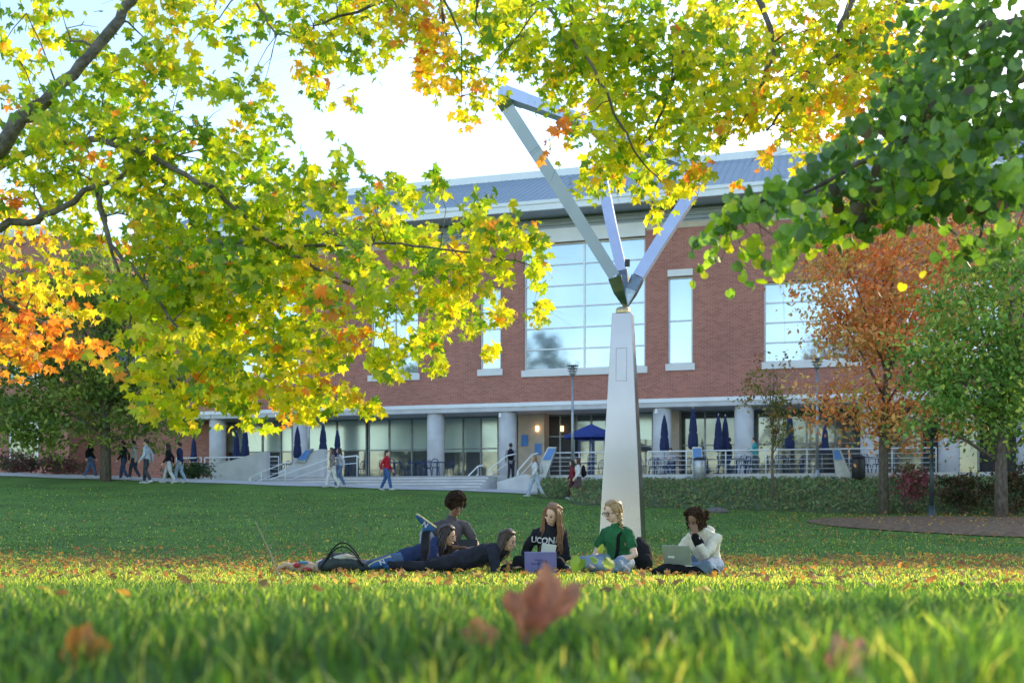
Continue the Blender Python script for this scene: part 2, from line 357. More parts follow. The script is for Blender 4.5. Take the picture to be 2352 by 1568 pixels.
def add_text(txt,parent,m,base,xa,ya,size,nrm,off,bvh=None,name='lettering'):
    cu=bpy.data.curves.new('t','FONT'); cu.body=txt; cu.size=size; cu.align_x='CENTER'; cu.align_y='CENTER'; cu.resolution_u=3; cu.offset=size*.025
    o=bpy.data.objects.new('t',cu); col.objects.link(o); dg=bpy.context.evaluated_depsgraph_get(); dg.update()
    me=bpy.data.meshes.new_from_object(o.evaluated_get(dg)); bpy.data.objects.remove(o)
    xa=V(xa).normalized(); ya=V(ya).normalized(); nrm=V(nrm).normalized()
    import bmesh
    if bvh:
        bm=bmesh.new(); bm.from_mesh(me); bmesh.ops.triangulate(bm,faces=bm.faces[:]); bmesh.ops.subdivide_edges(bm,edges=bm.edges[:],cuts=1); bm.to_mesh(me); bm.free()
    for v in me.vertices:
        p=V(base)+xa*v.co.x+ya*v.co.y+nrm*off
        if bvh:
            h=bvh.ray_cast(p,-nrm)
            if h[0] is not None: p=h[0]+nrm*.008
        v.co=p
    me.materials.clear(); return new_obj(name,me,parent,m)

def place(px,d): x=PX(px,d); return (x,d,Hf(x,d))
def sit(**kw):
    J=dict(pel=(0,0,.13),ch=(0,.07,.52),head=(0,.13,.72),face=(0,1,-.35),fl=(.15,.30,.07),fr=(-.15,.36,.09),kl=(-1,.35,.12),kr=(1,.35,.12),ftl=(1,.35,-.1),ftr=(-1,.35,-.1),
      hl=(-.13,.3,.2),hr=(.13,.3,.2),el=(-.7,-.5,-.5),er=(.7,-.5,-.5),hnl=(0,0,-1),hnr=(0,0,-1),htl=(1,0,.2),htr=(-1,0,.2))
    J.update(kw); return J
def prone(**kw):
    J=dict(pel=(0,0,.13),ch=(.42,0,.21),head=(.57,0,.30),face=(.75,.5,-.35),up=(0,0,1),hipr=(0,-1,0),hl=(.64,.2,.05),hr=(.62,-.16,.05),el=(0,.6,-1),er=(0,-.6,-1),
      hnl=(0,0,-1),hnr=(0,0,-1),htl=(.2,-1,0),htr=(.2,1,0),fl=(-.83,.1,.08),fr=(-.83,-.1,.08),kl=(0,0,-1),kr=(0,0,-1),ftl=(-1,0,-.25),ftr=(-1,0,-.25))
    J.update(kw); return J
SKL=(.80,.50,.38); SKD=(.27,.145,.092); SKM=(.65,.40,.27)
person('person with rounded curly dark hair in a charcoal t-shirt sitting with one knee up',place(1022,12.9),R_(204),
  sit(ch=(-.04,.10,.55),head=(-.08,.17,.775),face=(-.2,1,-.5),fr=(.42,.40,.08),kr=(.3,.1,1),ftr=(.3,1,0),hl=(-.24,.34,.28),hr=(-.04,.36,.27)),
  dict(skin=SKD,top=(.12,.105,.115),bot=(.32,.33,.36),shoe=(.2,.2,.22),style='afro',hair=(.06,.036,.025),sleeve='short',sw=.19),True,1.04)
tb=MB(); tb.box(-.12,.12,-.008,.008,0,.17); o=obj('tablet',tb,M['black']); o.location=P(1076,1268,12.55); o.rotation_euler=(R_(-20),0,R_(10)); tag(o,'small dark tablet held by the person with rounded curly hair','tablet')
person('person lying on the front in a navy sweatshirt and blue jeans with dark hair',place(925,12.3),0,
  prone(head=(.56,-.02,.43),ch=(.42,0,.28),face=(.9,-.28,-.32),hairdir=(-.25,.05,-1)),
  dict(skin=SKM,top=(.035,.052,.13),bot=(.10,.16,.27),shoe=(.55,.5,.45),style='long',hair=(.06,.034,.024),hl=.27,hood=True,nl=140,lim=106),True)
person('person in black lying on the front with one blue shoe raised in the air',place(1056,11.7),0,
  prone(head=(.57,-.01,.37),ch=(.43,0,.25),fl=(-.40,.1,.50),kl=(-1,0,-1),ftl=(-.75,-.1,.55),face=(.85,-.42,-.3),fr=(-.86,-.12,.09),ftr=(-.9,-.3,-.35),hairdir=(-.6,.0,-.8)),
  dict(skin=SKM,top=(.035,.036,.05),bot=(.03,.03,.04),shoe=(.05,.13,.34),sole=(.6,.54,.33),style='long',hair=(.085,.046,.030),hl=.34,nl=170,lim=100,leg=.004,mark=True),True)
rt,top,q=person('person with very long brown hair in a black lettered hoodie looking down at a tablet',place(1262,11.9),R_(160),
  sit(pel=(0,0,.12),ch=(-.03,.09,.49),head=(-.09,.16,.685),face=(.3,1,-.3),up=(-.25,0,1),hr=(.16,.31,.19),hl=(-.09,.29,.13)),
  dict(skin=SKL,top=(.024,.024,.034),bot=(.022,.022,.028),shoe=(.05,.05,.05),style='long',hair=(.34,.165,.072),hl=.38,nl=170,lim=112,hood=True,sw=.155),True)
bv=BVHTree.FromPolygons([v.co.copy() for v in top.data.vertices],[tuple(p.vertices) for p in top.data.polygons])
add_text('UCONN',top,cloth((.8,.8,.82)),q['ch']-q['sd']*.085+q['sr']*.01,-q['sr'],q['sd'],.10,q['fw'],.22,bv)
rt,top,q=person('person with blond braid and glasses in a green t-shirt sitting cross legged',place(1424,11.8),R_(140),
  sit(ch=(0,.07,.51),head=(.01,.15,.73),face=(.35,1,-.3),hr=(.14,.34,.16),hl=(-.16,.30,.15),braid=(-.22,.0,-1)),
  dict(skin=(.82,.53,.41),top=(.036,.17,.07),bot=(.34,.42,.52),shoe=(.5,.5,.5),style='braid',hair=(.54,.34,.16),sleeve='short',sw=.155),True)
g_=MB(); hd,f,up,r=q['hd'],q['f'],q['up'],q['r']
for s in(-1,1):
    c=hd+r*s*.036+f*.098-up*.002
    g_.tube([c+r*(.026*math.cos(a))+up*(.02*math.sin(a)) for a in np.linspace(0,2*math.pi,13)],.0035,5)
    g_.tube([c+r*s*.026,hd+r*s*.08+up*.0],.003,5)
g_.tube([hd-r*.01+f*.1,hd+r*.01+f*.1],.003,5); obj('glasses',g_,cloth((.04,.03,.03)),rt)
st=MB(); ch,sd,sr,fw=q['ch'],q['sd'],q['sr'],q['fw']
st.tube([ch-sr*.10+sd*.03-fw*.06,ch-sr*.10+sd*.045+fw*.02,ch-sr*.10-sd*.05+fw*.125,ch-sr*.09-sd*.2+fw*.15,ch-sr*.05-sd*.32+fw*.16],[(.024,.005)]*5,8,side=sr,rnd=True)
o=obj('camera_strap',st,cloth((.012,.012,.012)),rt,True)
rt,top,q=person('person with dark curly hair in a bun and a cream fleece resting chin on hand',place(1628,11.5),R_(136),
  sit(pel=(0,0,.12),ch=(0,.12,.46),head=(.02,.24,.63),face=(.15,1,-.42),hl=(-.035,.335,.455),el=(-.5,.2,-1),hdl=(.15,-.1,1),hnl=(.3,-1,0),htl=(1,.2,0),hr=(.18,.44,.19)),
  dict(skin=SKD,top=(.80,.73,.60),top2=(.64,.56,.44),tns=16.,bot=(.26,.34,.45),shoe=(.03,.03,.03),style='bun',hair=(.085,.048,.030),hood=True,sw=.17,bulk=1.1),True)
w,e,hv=q['wr']['hl']; cf=MB(); dd=(w-e).normalized(); cf.tube([w-dd*.09,w-dd*.012],[.058,.05],10,rnd=True); obj('cuff',cf,cloth((.012,.012,.014)),rt,True)

def walk(st=.28,sw=.16,ph=1):
    return dict(pel=(0,0,.93),ch=(0,.03,1.40),head=(0,.06,1.60),face=(0,1,-.08),fr=(.08,st*ph,.09 if ph>0 else .14),fl=(-.08,-st*ph,.14 if ph>0 else .09),kl=(0,1,0),kr=(0,1,0),
      hl=(-.24,sw*ph+.03,.90),hr=(.24,-sw*ph+.03,.90),el=(-.3,-1,0),er=(.3,-1,0),ftl=(0,1,-.35 if ph>0 else 0),ftr=(0,1,0 if ph>0 else -.35))
BLK=(.018,.018,.024); JN=(.09,.15,.30); LJ=(.33,.42,.52); WH=(.78,.78,.78); HB=(.035,.022,.015)
WK=[(207,44,-75,'person in a black jacket and blue jeans walking at the far left of the path',BLK,JN,'long',HB,1,.25,1.),
 (285,43.6,88,'person in a dark jacket and dark jeans leading three walkers on the left path',(.03,.03,.04),(.05,.08,.16),'short',HB,1,.2,1.),
 (309,44.2,92,'person in a pale open shirt walking between two others on the left path',(.6,.62,.6),(.06,.07,.1),'short',HB,-1,.2,1.),
 (338,42.6,90,'tall person in a light blue shirt, last of three walkers on the left path',(.52,.6,.7),(.06,.065,.08),'short',HB,1,.15,1.1),
 (388,43,95,'person in a black top and pale loose trousers walking on the left path',BLK,(.58,.58,.6),'long',HB,1,.26,1.),
 (414,43.4,85,'person in a navy jacket and light blue jeans on the left path',(.025,.04,.1),LJ,'short',HB,-1,.2,1.03),
 (764,43,120,'person in a grey patterned top and white trousers beside the sloping wall',(.26,.22,.22),(.78,.76,.74),'long',(.09,.05,.03),1,.25,1.),
 (781,43.3,110,'person in a pale top and blue jeans walking beside white trousers',(.65,.65,.7),(.17,.26,.42),'long',(.05,.03,.02),-1,.22,1.),
 (887,42.5,-105,'person in a bright red jacket and blue jeans walking below the steps',(.6,.025,.045),(.06,.13,.32),'short',HB,1,.26,1.),
 (1230,41.5,100,'person in a white hoodie and light jeans walking right of the steps',(.78,.76,.76),(.48,.56,.66),'long',(.4,.25,.14),1,.3,1.02),
 (1316,41.6,100,'person in a dark red top partly behind the one in brown trousers',(.28,.04,.05),(.12,.03,.04),'long',HB,-1,.2,.95),
 (1329,41,95,'person in a white sweater and brown trousers wearing a dark backpack',(.78,.76,.74),(.13,.09,.09),'long',(.09,.05,.03),1,.2,1.03)]
for px,d,rz,lab,tp,bt,sty,hc,ph,stp,k in WK:
    person(lab,place(px,d),R_(rz),walk(stp,.15,ph),dict(skin=SKL if px%2 else SKM,top=tp,bot=bt,shoe=(.55,.55,.55),style=sty,hair=hc,hl=.25,nl=24,hood=tp==WH),False,k)

# ------------------------------------------------------------------ local frame of the building
TH=R_(16); CS,SN=math.cos(TH),math.sin(TH); Y0=54.; X0=PX(1440,Y0)
def W(s,v,z): return V((X0+s*CS+v*SN, Y0-s*SN+v*CS, z))
def fs(px,v=0):
    ox,oy=X0+v*SN,Y0+v*CS; k=(px-CX)/F; return (k*oy-ox)/(CS+k*SN)
def fz(px,py,v=0):
    s=fs(px,v); y=Y0+v*CS-s*SN; return ZC+(HZ-py)/F*y
ZF=2.05
def terr(px,v,z=ZF): return W(fs(px,v),v,z)
person('person seen from behind in a grey jacket climbing to the terrace by the handrail',terr(1173,-8.6,1.78),R_(-8),walk(.18,.08,1),dict(skin=SKM,top=(.36,.36,.4),bot=(.06,.06,.085),shoe=(.1,.1,.1),style='short',hair=HB),False,1.02)
person('person in a dark t-shirt and jeans standing on the terrace beside closed parasols',terr(1676,-5),R_(60),walk(.1,.02,1)|dict(hl=(-.12,.3,1.12),hr=(.2,.25,1.1)),dict(skin=SKL,top=(.025,.038,.06),bot=(.06,.1,.2),shoe=(.2,.2,.2),style='short',hair=HB,sleeve='short'),False,1.05)
person('person in a teal jacket standing behind the young thin tree on the terrace',terr(1735,-6),R_(70),walk(.1,.02,1)|dict(hl=(-.12,.3,1.2),hr=(.2,.25,1.1)),dict(skin=SKL,top=(.06,.45,.45),bot=(.12,.14,.16),shoe=(.2,.2,.2),style='short',hair=HB),False,1.)
person('person in a grey hoodie seated at a terrace table right of the tall metal pedestal',terr(1541,-6.2),R_(165),
  dict(pel=(0,0,.5),ch=(0,.08,.94),head=(0,.14,1.14),face=(0,1,-.4),fl=(-.1,.45,.09),fr=(.1,.45,.09),kl=(0,.3,1),kr=(0,.3,1),hl=(-.1,.38,.76),hr=(.1,.38,.76)),dict(skin=SKL,top=(.42,.42,.45),bot=(.06,.085,.17),shoe=(.3,.3,.3),style='short',hair=HB,hood=True))

# bags
def backpack(label,loc,rz,c,k=1,tilt=(0,0)):
    t=empty('backpack',loc,rz,label,'backpack'); t.scale=(k,k,k); t.rotation_euler=(tilt[0],tilt[1],rz)
    b=MB(); b.tube([(0,0,.03),(0,0,.2),(0,0,.38),(0,0,.45)],[(.15,.08),(.165,.10),(.15,.085),(.09,.05)],14,side=(1,0,0),rnd=True); solid(b,'body',cloth(c),t,.012,3,.02)
    p=MB(); p.tube([(0,-.09,.05),(0,-.10,.14),(0,-.09,.22)],[(.11,.04),(.115,.05),(.10,.035)],12,side=(1,0,0),rnd=True); solid(p,'pocket',cloth(tuple(x*.8 for x in c)),t,.012,2,.01)
    for s in(-1,1):
        m=MB(); m.tube([(s*.08,.08,.42),(s*.1,.17,.36),(s*.11,.18,.2),(s*.11,.09,.05)],[(.03,.008)]*4,8,side=(1,0,0),rnd=True); obj('strap',m,cloth((.02,.02,.022)),t,True)
    m=MB(); m.tube([(-.05,.02,.45),(-.03,.02,.51),(.03,.02,.51),(.05,.02,.45)],.01,8); obj('handle',m,cloth((.02,.02,.022)),t,True)
    return t
backpack('black backpack worn by the person climbing to the terrace',terr(1173,-8.6,2.78)+V((0,-.17,0)),R_(-8),BLK,1.)
p=place(1230,41.5); backpack('pale backpack worn by the person in the white hoodie',(p[0]+.2,p[1]+.03,p[2]+1.0),R_(100),(.6,.6,.58),.95)
p=place(1329,41); backpack('dark backpack worn by the person in brown trousers',(p[0]+.2,p[1]+.02,p[2]+1.0),R_(95),BLK,.95)
p=place(1478,12.3); backpack('black backpack propped on the grass behind the person in green',(p[0],p[1],p[2]),R_(20),(.025,.025,.028),.85,(R_(-12),0))
p=place(785,12.0); t=empty('duffel_backpack',p,R_(8),'grey and black backpack lying open on the grass with arched straps','bag')
b=MB(); b.tube([(-.22,0,.08),(-.1,0,.12),(.1,0,.12),(.24,0,.07)],[(.13,.07),(.17,.12),(.17,.12),(.12,.07)],14,side=(0,1,0),rnd=True); solid(b,'body',cloth((.07,.08,.085)),t,.012,3,.03)
b=MB(); b.tube([(-.12,-.08,.17),(.05,-.1,.2),(.16,-.08,.17)],[(.06,.03),(.07,.04),(.05,.03)],10,side=(0,1,0),rnd=True); solid(b,'lining',cloth((.6,.55,.47)),t,.012,2,.02)
for y_,h_ in((-.12,.26),(.05,.30)):
    b=MB(); b.tube([(-.24+.5*i/8,y_+.02*math.sin(i),.06+h_*math.sin(math.pi*min(1,i/8*.95+.02))) for i in range(9)],[(.026,.009)]*9,8,side=(0,1,0),rnd=True); obj('strap',b,cloth((.02,.022,.025)),t,True)
p=place(690,12.0); t=empty('tote_bag',p,0,'crumpled pink and straw coloured bag lying on the grass, leftmost belonging of the group','bag')
b=MB()
for i in range(16): b.ell((random.uniform(-.22,.2),random.uniform(-.08,.08),.05+random.uniform(0,.07)*(1-i/20)),(random.uniform(.05,.09),.06,random.uniform(.03,.055)))
solid(b,'body',cloth((.6,.38,.30),(.52,.40,.24),14.),t,.012,2,.04)
b=MB(); b.ell((-.02,-.1,.10),(.05,.03,.03)); b.ell((.1,-.09,.05),(.06,.03,.03)); solid(b,'pouch',cloth((.6,.06,.08)),t,.012,2)
b=MB(); b.ell((.05,-.06,.13),(.07,.03,.02)); solid(b,'cloth_fold',cloth((.15,.36,.58)),t,.012,2)
p=place(1560,11.15); t=MB(); t.tube([(-.28,0,.05),(-.1,0,.08),(.12,0,.07),(.24,0,.05)],[(.10,.04),(.14,.07),(.13,.06),(.09,.04)],12,side=(0,1,0),rnd=True)
o=solid(t,'shoulder_bag',cloth((.014,.014,.016)),None,.012,2,.04); o.location=p; tag(o,'flat black bag lying on the grass in front of the person in cream fleece','bag')
def laptop(label,loc,rz,m,open_,tiltx=0,k=1.):
    t=empty('laptop',loc,rz,label,'laptop'); t.scale=(k,k,k)
    b=MB(); b.box(-.165,.165,-.115,.115,0,.012); obj('base',b,m,t)
    b=MB(); b.box(-.14,.14,-.05,.10,.0125,.015); obj('keyboard',b,M['black'],t)
    a=R_(open_); lid=MB(); lid.box(-.165,.165,-.004,.004,0,.225); L=obj('lid',lid,m,t); L.location=(0,-.118,.014); L.rotation_euler=(a,0,0)
    s=MB(); s.box(-.155,.155,.0045,.006,.01,.215); obj('screen',s,M['screen'],L)
    return t,L
p=place(1243,11.45); t,L=laptop('purple laptop standing open on the grass in front of the lettered hoodie',p,R_(-4),M['purple'],14,k=1.1)
b=MB()
for (x,z,w_,h_) in((-.05,.1,.05,.012),(-.02,.085,.012,.05),(.03,.12,.04,.01),(.06,.1,.01,.04),(0,.14,.06,.008)): b.box(x-w_,x+w_,-.0062,-.0045,z-h_,z+h_)
obj('sticker',b,cloth((.20,.18,.42)),L)
pz=place(1628,11.5); lp=V(pz)+V((-.36,-.30,.13)); t,L=laptop('silver laptop open on the lap of the person in cream fleece',lp,R_(148-180),M['silver'],16)
b=MB(); b.box(-.11,-.03,-.0062,-.0045,.08,.105); so=obj('sticker',b,M['sticker'],L)
c=P(1258,1272,11.55); t=MB(); t.box(-.085,.085,-.006,.006,-.12,.12); o=obj('tablet',t,M['tablet']); o.location=c; o.rotation_euler=(R_(-16),R_(6),R_(-16)); tag(o,'beige cased tablet held upright by the person in the lettered hoodie','tablet')

# ------------------------------------------------------------------ setting: ground
xs=np.concatenate([[-4000,-900,-250],np.linspace(-70,70,141),[250,900,4000]]); ys=np.concatenate([[-4000,-600,-100],np.linspace(-20,70,181),[120,600,4000]])
gx,gy=np.meshgrid(xs,ys); gz=H(gx,gy); nx=len(xs); ny=len(ys)
mb=MB(); mb.v=np.stack([gx,gy,gz],-1).reshape(-1,3).tolist(); mb.f=[(j*nx+i,j*nx+i+1,(j+1)*nx+i+1,(j+1)*nx+i) for j in range(ny-1) for i in range(nx-1)]
o=obj('lawn',mb,M['lawn'],None,True); tag(o,'sloping mown lawn rising to the terrace','lawn',kind='structure')
def sheet(fn,nu,nv):
    m=MB()
    for j in range(nv+1):
        for i in range(nu+1): m.v.append(tuple(fn(i/nu,j/nv)))
    for j in range(nv):
        for i in range(nu): a=j*(nu+1)+i; m.f.append((a,a+1,a+nu+2,a+nu+1))
    return m
def pth(u,v):
    x=-32+44*u; y=43.2+2.6*v-.02*x; return (x,y,Hf(x,y)+.03)
o=obj('path',sheet(pth,60,3),M['pave'],None,True); tag(o,'pale paved path at the foot of the terrace','path',kind='structure')
def mul(u,v):
    a=2*math.pi*u; q=v*(1+.08*math.sin(3*a)); x=14.2+5.2*q*math.cos(a); y=28.3+5.6*q*math.sin(a); return (x,y,Hf(x,y)+.025+.18*max(0,1-v*v)**.5+.03*math.sin(x*5)*math.sin(y*4)*(1-v))
o=obj('mulch_bed',sheet(mul,60,12),M['mulch'],None,True); tag(o,'brown mulch bed round the right hand trees','mulch bed',kind='structure')
def bed_pt(u,v):
    px=1235+(2480-1235)*u; d0=37.5+1.5*math.sin(u*5)*(1-v)+(3.5 if u<.06 else 0); wv=-8.15; s=fs(px,wv); bk=W(s,wv,1.78)
    x0=PX(px,d0); a=V((x0,d0,Hf(x0,d0)+.01)); m_=a.lerp(bk,v); m_.z=a.z+(bk.z-a.z)*v**.8+.10*math.sin(v*math.pi)*(1+.6*math.sin(u*40)); return m_
o=obj('planting_bed',sheet(bed_pt,120,10),M['soil'],None,True); tag(o,'dark planting bed sloping up to the terrace wall','planting bed',kind='structure')

# ------------------------------------------------------------------ leaf machinery
def fan_mesh(name,tmpl,C,T,Nn,S,colr,m,parent=None,curl=.25):
    C=np.asarray(C,float);T=np.asarray(T,float);Nn=np.asarray(Nn,float);S=np.asarray(S,float).reshape(-1,1);n=len(C)
    T=T/np.linalg.norm(T,axis=1,keepdims=True); Bv=np.cross(T,Nn); Bv/=np.linalg.norm(Bv,axis=1,keepdims=True)+1e-9; Nn=np.cross(Bv,T)
    tm=np.array([(0,0)]+list(tmpl),float); K=len(tm); cv=rng.uniform(.2,1.4,(n,1))*curl
    Vv=np.empty((n,K,3))
    for i,(x,y) in enumerate(tm):
        z=-cv*(x*x*.9+.5*max(y,0)**2)+ (0.06 if i==0 else 0)
        Vv[:,i,:]=C+S*(Bv*x+T*y+Nn*z)
    fa=np.array([(0,i,i+1 if i+1<K else 1) for i in range(1,K)])
    faces=(np.arange(n)[:,None,None]*K+fa[None]).reshape(-1,3)
    me=bpy.data.meshes.new(name); me.from_pydata(Vv.reshape(-1,3).tolist(),[],faces.tolist())
    ca=me.color_attributes.new('Col','FLOAT_COLOR','POINT')
    cc=np.ones((n,K,4)); cc[:,:,:3]=np.asarray(colr)[:,None,:]; cc[:,1:,:3]*=rng.uniform(.88,1.08,(n,K-1,1)); ca.data.foreach_set('color',cc.ravel())
    me.update(); return new_obj(name,me,parent,m)
def polar(lst): return [(r*math.cos(R_(a)),r*math.sin(R_(a))) for a,r in lst]
half=[(-60,.34),(-28,.66),(-12,.44),(6,.62),(27,1.0),(40,.70),(50,.74),(60,.40),(70,.64),(77,.66)]
MAPLE=polar([(-90,.2)]+half+[(90,1.12)]+[(180-a,r) for a,r in half[::-1]])
ROUND=[(.0,-.42),(.3,-.62),(.62,-.5),(.82,-.1),(.75,.35),(.45,.75),(0,1.0),(-.45,.75),(-.75,.35),(-.82,-.1),(-.62,-.5),(-.3,-.62)]
OVAL=[(0,-.8),(.4,-.3),(.42,.25),(0,1),(-.42,.25),(-.4,-.3)]
GREEN=np.array((.20,.37,.012)); LIME=np.array((.52,.63,.015)); YEL=np.array((.90,.81,.02)); GOLD=np.array((.98,.64,.03)); ORA=np.array((.98,.34,.03)); RUST=np.array((.65,.19,.03))
PALS=dict(g=([GREEN,LIME,YEL,ORA],[.42,.43,.135,.015]),m=([GREEN,LIME,YEL,GOLD,ORA],[.25,.43,.27,.03,.02]),y=([GREEN,LIME,YEL,GOLD,ORA],[.12,.37,.42,.06,.03]),o=([LIME,YEL,GOLD,ORA,RUST],[.16,.32,.26,.22,.04]),O=([GOLD,ORA,RUST],[.35,.6,.05]),Y=([LIME,YEL,GOLD,ORA],[.24,.48,.17,.11]))
def cluster_leaves(cl,dens,size,depth_sd):
    C=[];CO=[]
    for px,py,r,d,pal in cl:
        n=int(dens*r*r); m=r*d/F; c0=P(px,py,d); ks=max(3,int(r/12)); a,w=PALS[pal] if isinstance(pal,str) else pal
        sub=[c0+V((random.gauss(0,m*.5),random.gauss(0,depth_sd),random.gauss(0,m*.45))) for _ in range(ks)]
        bias=[rng.choice(len(a),p=w) for _ in range(ks)]
        for _ in range(n):
            k=random.randrange(ks); s=sub[k]
            C.append((s.x+random.gauss(0,m*.26),s.y+random.gauss(0,.16),s.z+random.gauss(0,m*.19)))
            ci=bias[k] if random.random()<.5 else rng.choice(len(a),p=w)
            CO.append(a[ci]*random.uniform(.75,1.1)*np.array((random.uniform(.9,1.1),1,1)))
    n=len(C); T=rng.normal(0,.55,(n,3))+np.array((0,-.1,-.85)); N=rng.normal(0,.55,(n,3))+np.array((0,-.75,.35)); S=size*rng.uniform(.55,1.2,n)
    return np.array(C),T,N,S,np.array(CO)
def branches(root,limbs,clusters,m,twr=.011):
    Pts=[]
    for li,l in enumerate(limbs):
        mb=MB(); pts=[P(a,b,d) for a,b,d,r in l]; rr=[q[3] for q in l]
        sp=[];sr_=[]
        for i in range(len(pts)-1):
            p0=pts[max(i-1,0)];p1=pts[i];p2=pts[i+1];p3=pts[min(i+2,len(pts)-1)]
            for k in range(5):
                t=k/5; sp.append(.5*((2*p1)+(p2-p0)*t+(2*p0-5*p1+4*p2-p3)*t*t+(3*p1-p0-3*p2+p3)*t**3)+V((random.gauss(0,.009),random.gauss(0,.009),random.gauss(0,.009)))); sr_.append((rr[i]*(1-t)+rr[i+1]*t)*random.uniform(.9,1.1))
        sp.append(pts[-1]); sr_.append(rr[-1]); mb.tube(sp,sr_,9,rnd=False)
        obj('trunk' if li==0 else 'limb',mb,m,root,True)
        Pts+=list(zip(sp,sr_))
    tw=MB()
    for c in clusters:
        q=P(c[0],c[1],c[3])
        best=min(Pts,key=lambda a:(a[0]-q).length+(.25 if a[1]>.06 else 0)); a=best[0]
        Lq=(q-a).length
        if Lq<.04 or Lq>2.6: continue
        mid=a.lerp(q,.5)+V((random.gauss(0,.05),random.gauss(0,.08),.06*Lq+random.gauss(0,.03)))
        r0=min(best[1]*.6,twr*(.6+.5*Lq)); tw.tube([a,a.lerp(mid,.5)+V((0,0,.02)),mid,mid.lerp(q,.5)+V((0,0,.03)),q],[r0,r0*.8,r0*.65,r0*.45,r0*.25],5)
        for _ in range(3):
            e=q+V((random.gauss(0,.16),random.gauss(0,.16),random.gauss(-.03,.12))); s=mid.lerp(q,random.uniform(.3,1)); tw.tube([s,(s+e)/2+V((0,0,.02)),e],[r0*.35,r0*.25,r0*.12],4)
    tag(obj('twigs',tw,m,root,True),kind='stuff')
def D(base): return base+random.uniform(-.5,.5)
LM=[(60,30,60,'y'),(150,60,45,'g'),(320,20,40,'m'),(400,40,75,'y'),(490,30,75,'y'),(430,110,45,'y'),(40,130,50,'m'),(160,180,50,'g'),(250,165,60,'m'),(350,125,55,'g'),(360,200,55,'m'),(300,260,75,'g'),(420,250,55,'m'),(200,300,85,'g'),(100,290,60,'m'),(30,220,50,'y'),
(480,290,65,'g'),(540,235,55,'g'),(590,185,36,'m'),(580,290,35,'m'),(400,340,90,'g'),(500,390,80,'g'),(560,350,55,'m'),(300,400,90,'m'),(200,430,80,'g'),(80,420,80,'m'),(30,480,60,'o'),(600,420,65,'g'),(650,470,55,'m'),(560,480,85,'g'),(450,500,100,'g'),(330,500,90,'m'),(230,560,70,'m'),(400,600,100,'g'),
(540,580,110,'g'),(680,540,85,'m'),(760,470,65,'g'),(850,450,55,'m'),(920,430,46,'m'),(1000,430,34,'m'),(800,540,85,'m'),(900,520,75,'m'),(960,580,75,'m'),(1050,550,65,'y'),(1120,530,55,'m'),(1190,560,50,'y'),(1245,600,36,'Y'),(1225,660,46,'y'),(1140,620,65,'y'),(1040,640,75,'m'),(1225,715,30,'y'),(1150,690,46,'y'),(1190,520,28,'m'),
(700,640,100,'m'),(820,640,95,'m'),(930,680,85,'m'),(1020,720,70,'y'),(1080,760,46,'y'),(960,780,65,'y'),(1000,820,30,'y'),(600,680,110,'m'),(500,720,105,'m'),(380,700,95,'y'),(280,690,46,'Y'),(330,790,70,'y'),(430,830,95,'y'),(550,810,105,'y'),(680,780,100,'y'),(800,790,85,'y'),(880,830,55,'y'),(905,880,32,'y'),
(350,880,50,'Y'),(420,935,55,'y'),(520,930,70,'y'),(620,915,70,'y'),(720,895,60,'y'),(800,925,46,'y'),(850,910,36,'y'),(840,960,24,'y'),(400,975,26,'y'),(440,970,30,'Y'),(560,960,30,'y'),
(60,770,75,'O'),(150,795,60,'O'),(215,805,34,'O'),(90,830,42,'O'),(20,800,50,'O'),(50,620,80,'o'),(120,660,60,'o'),(60,560,60,'o'),(150,700,36,'o'),(20,700,60,'o'),(40,370,50,'y'),(120,390,60,'m'),(640,620,70,'m'),(750,710,80,'y'),(470,640,90,'m'),(480,840,80,'y'),(640,840,80,'y'),(740,830,70,'y')]
LMc=[(a,b,r,D(7.0 if p not in 'oO' else 8.2),p) for a,b,r,p in LM]
LMl=[[(-520,1500,8.2,.24),(-470,1000,8.1,.2),(-400,700,7.6,.17),(-200,500,6.7,.10),(0,330,6.3,.050),(60,262,6.25,.044),(130,205,6.2,.038),(220,110,6.2,.032),(300,0,6.2,.027),(360,-120,6.2,.022)],
 [(-400,700,7.9,.1),(-200,590,7.2,.06),(0,522,6.7,.026),(100,500,6.7,.022),(220,430,6.7,.018),(345,385,6.8,.013)],
 [(-200,500,7.2,.06),(60,350,7.4,.026),(190,322,7.2,.022),(285,338,6.7,.020),(430,400,6.5,.018),(520,465,6.6,.016),(640,570,6.9,.013),(780,640,6.8,.010),(900,690,6.9,.006)],
 [(220,430,6.8,.018),(255,560,6.7,.015),(330,640,6.7,.012),(400,740,6.7,.010),(520,850,6.8,.007),(620,900,6.8,.004)],
 [(640,570,6.9,.012),(800,560,6.9,.010),(950,565,6.8,.008),(1100,580,6.9,.006),(1220,610,6.9,.004)],
 [(220,430,6.8,.015),(270,620,6.8,.011),(300,720,6.8,.008),(290,860,6.8,.005)],
 [(-200,590,7.7,.06),(-60,640,8.,.03),(60,720,8.2,.02),(180,790,8.2,.008)],
 [(540,-40,7.2,.012),(600,20,7.2,.009),(630,70,7.1,.007),(690,88,7.1,.003)]]
lm=empty('maple_tree',(P(-520,1150,8.2).x,8.2,Hf(-6,8.2)),0,'maple with yellow green leaves whose branches enter from the left edge','tree')
def unroot(root):
    for ch in root.children: ch.location=-V(root.location)
branches(lm,LMl,LMc,M['barkgrey'])
fan_mesh('crown',MAPLE,*cluster_leaves(LMc,.027,.053,.32),M['leaf'],lm); unroot(lm)
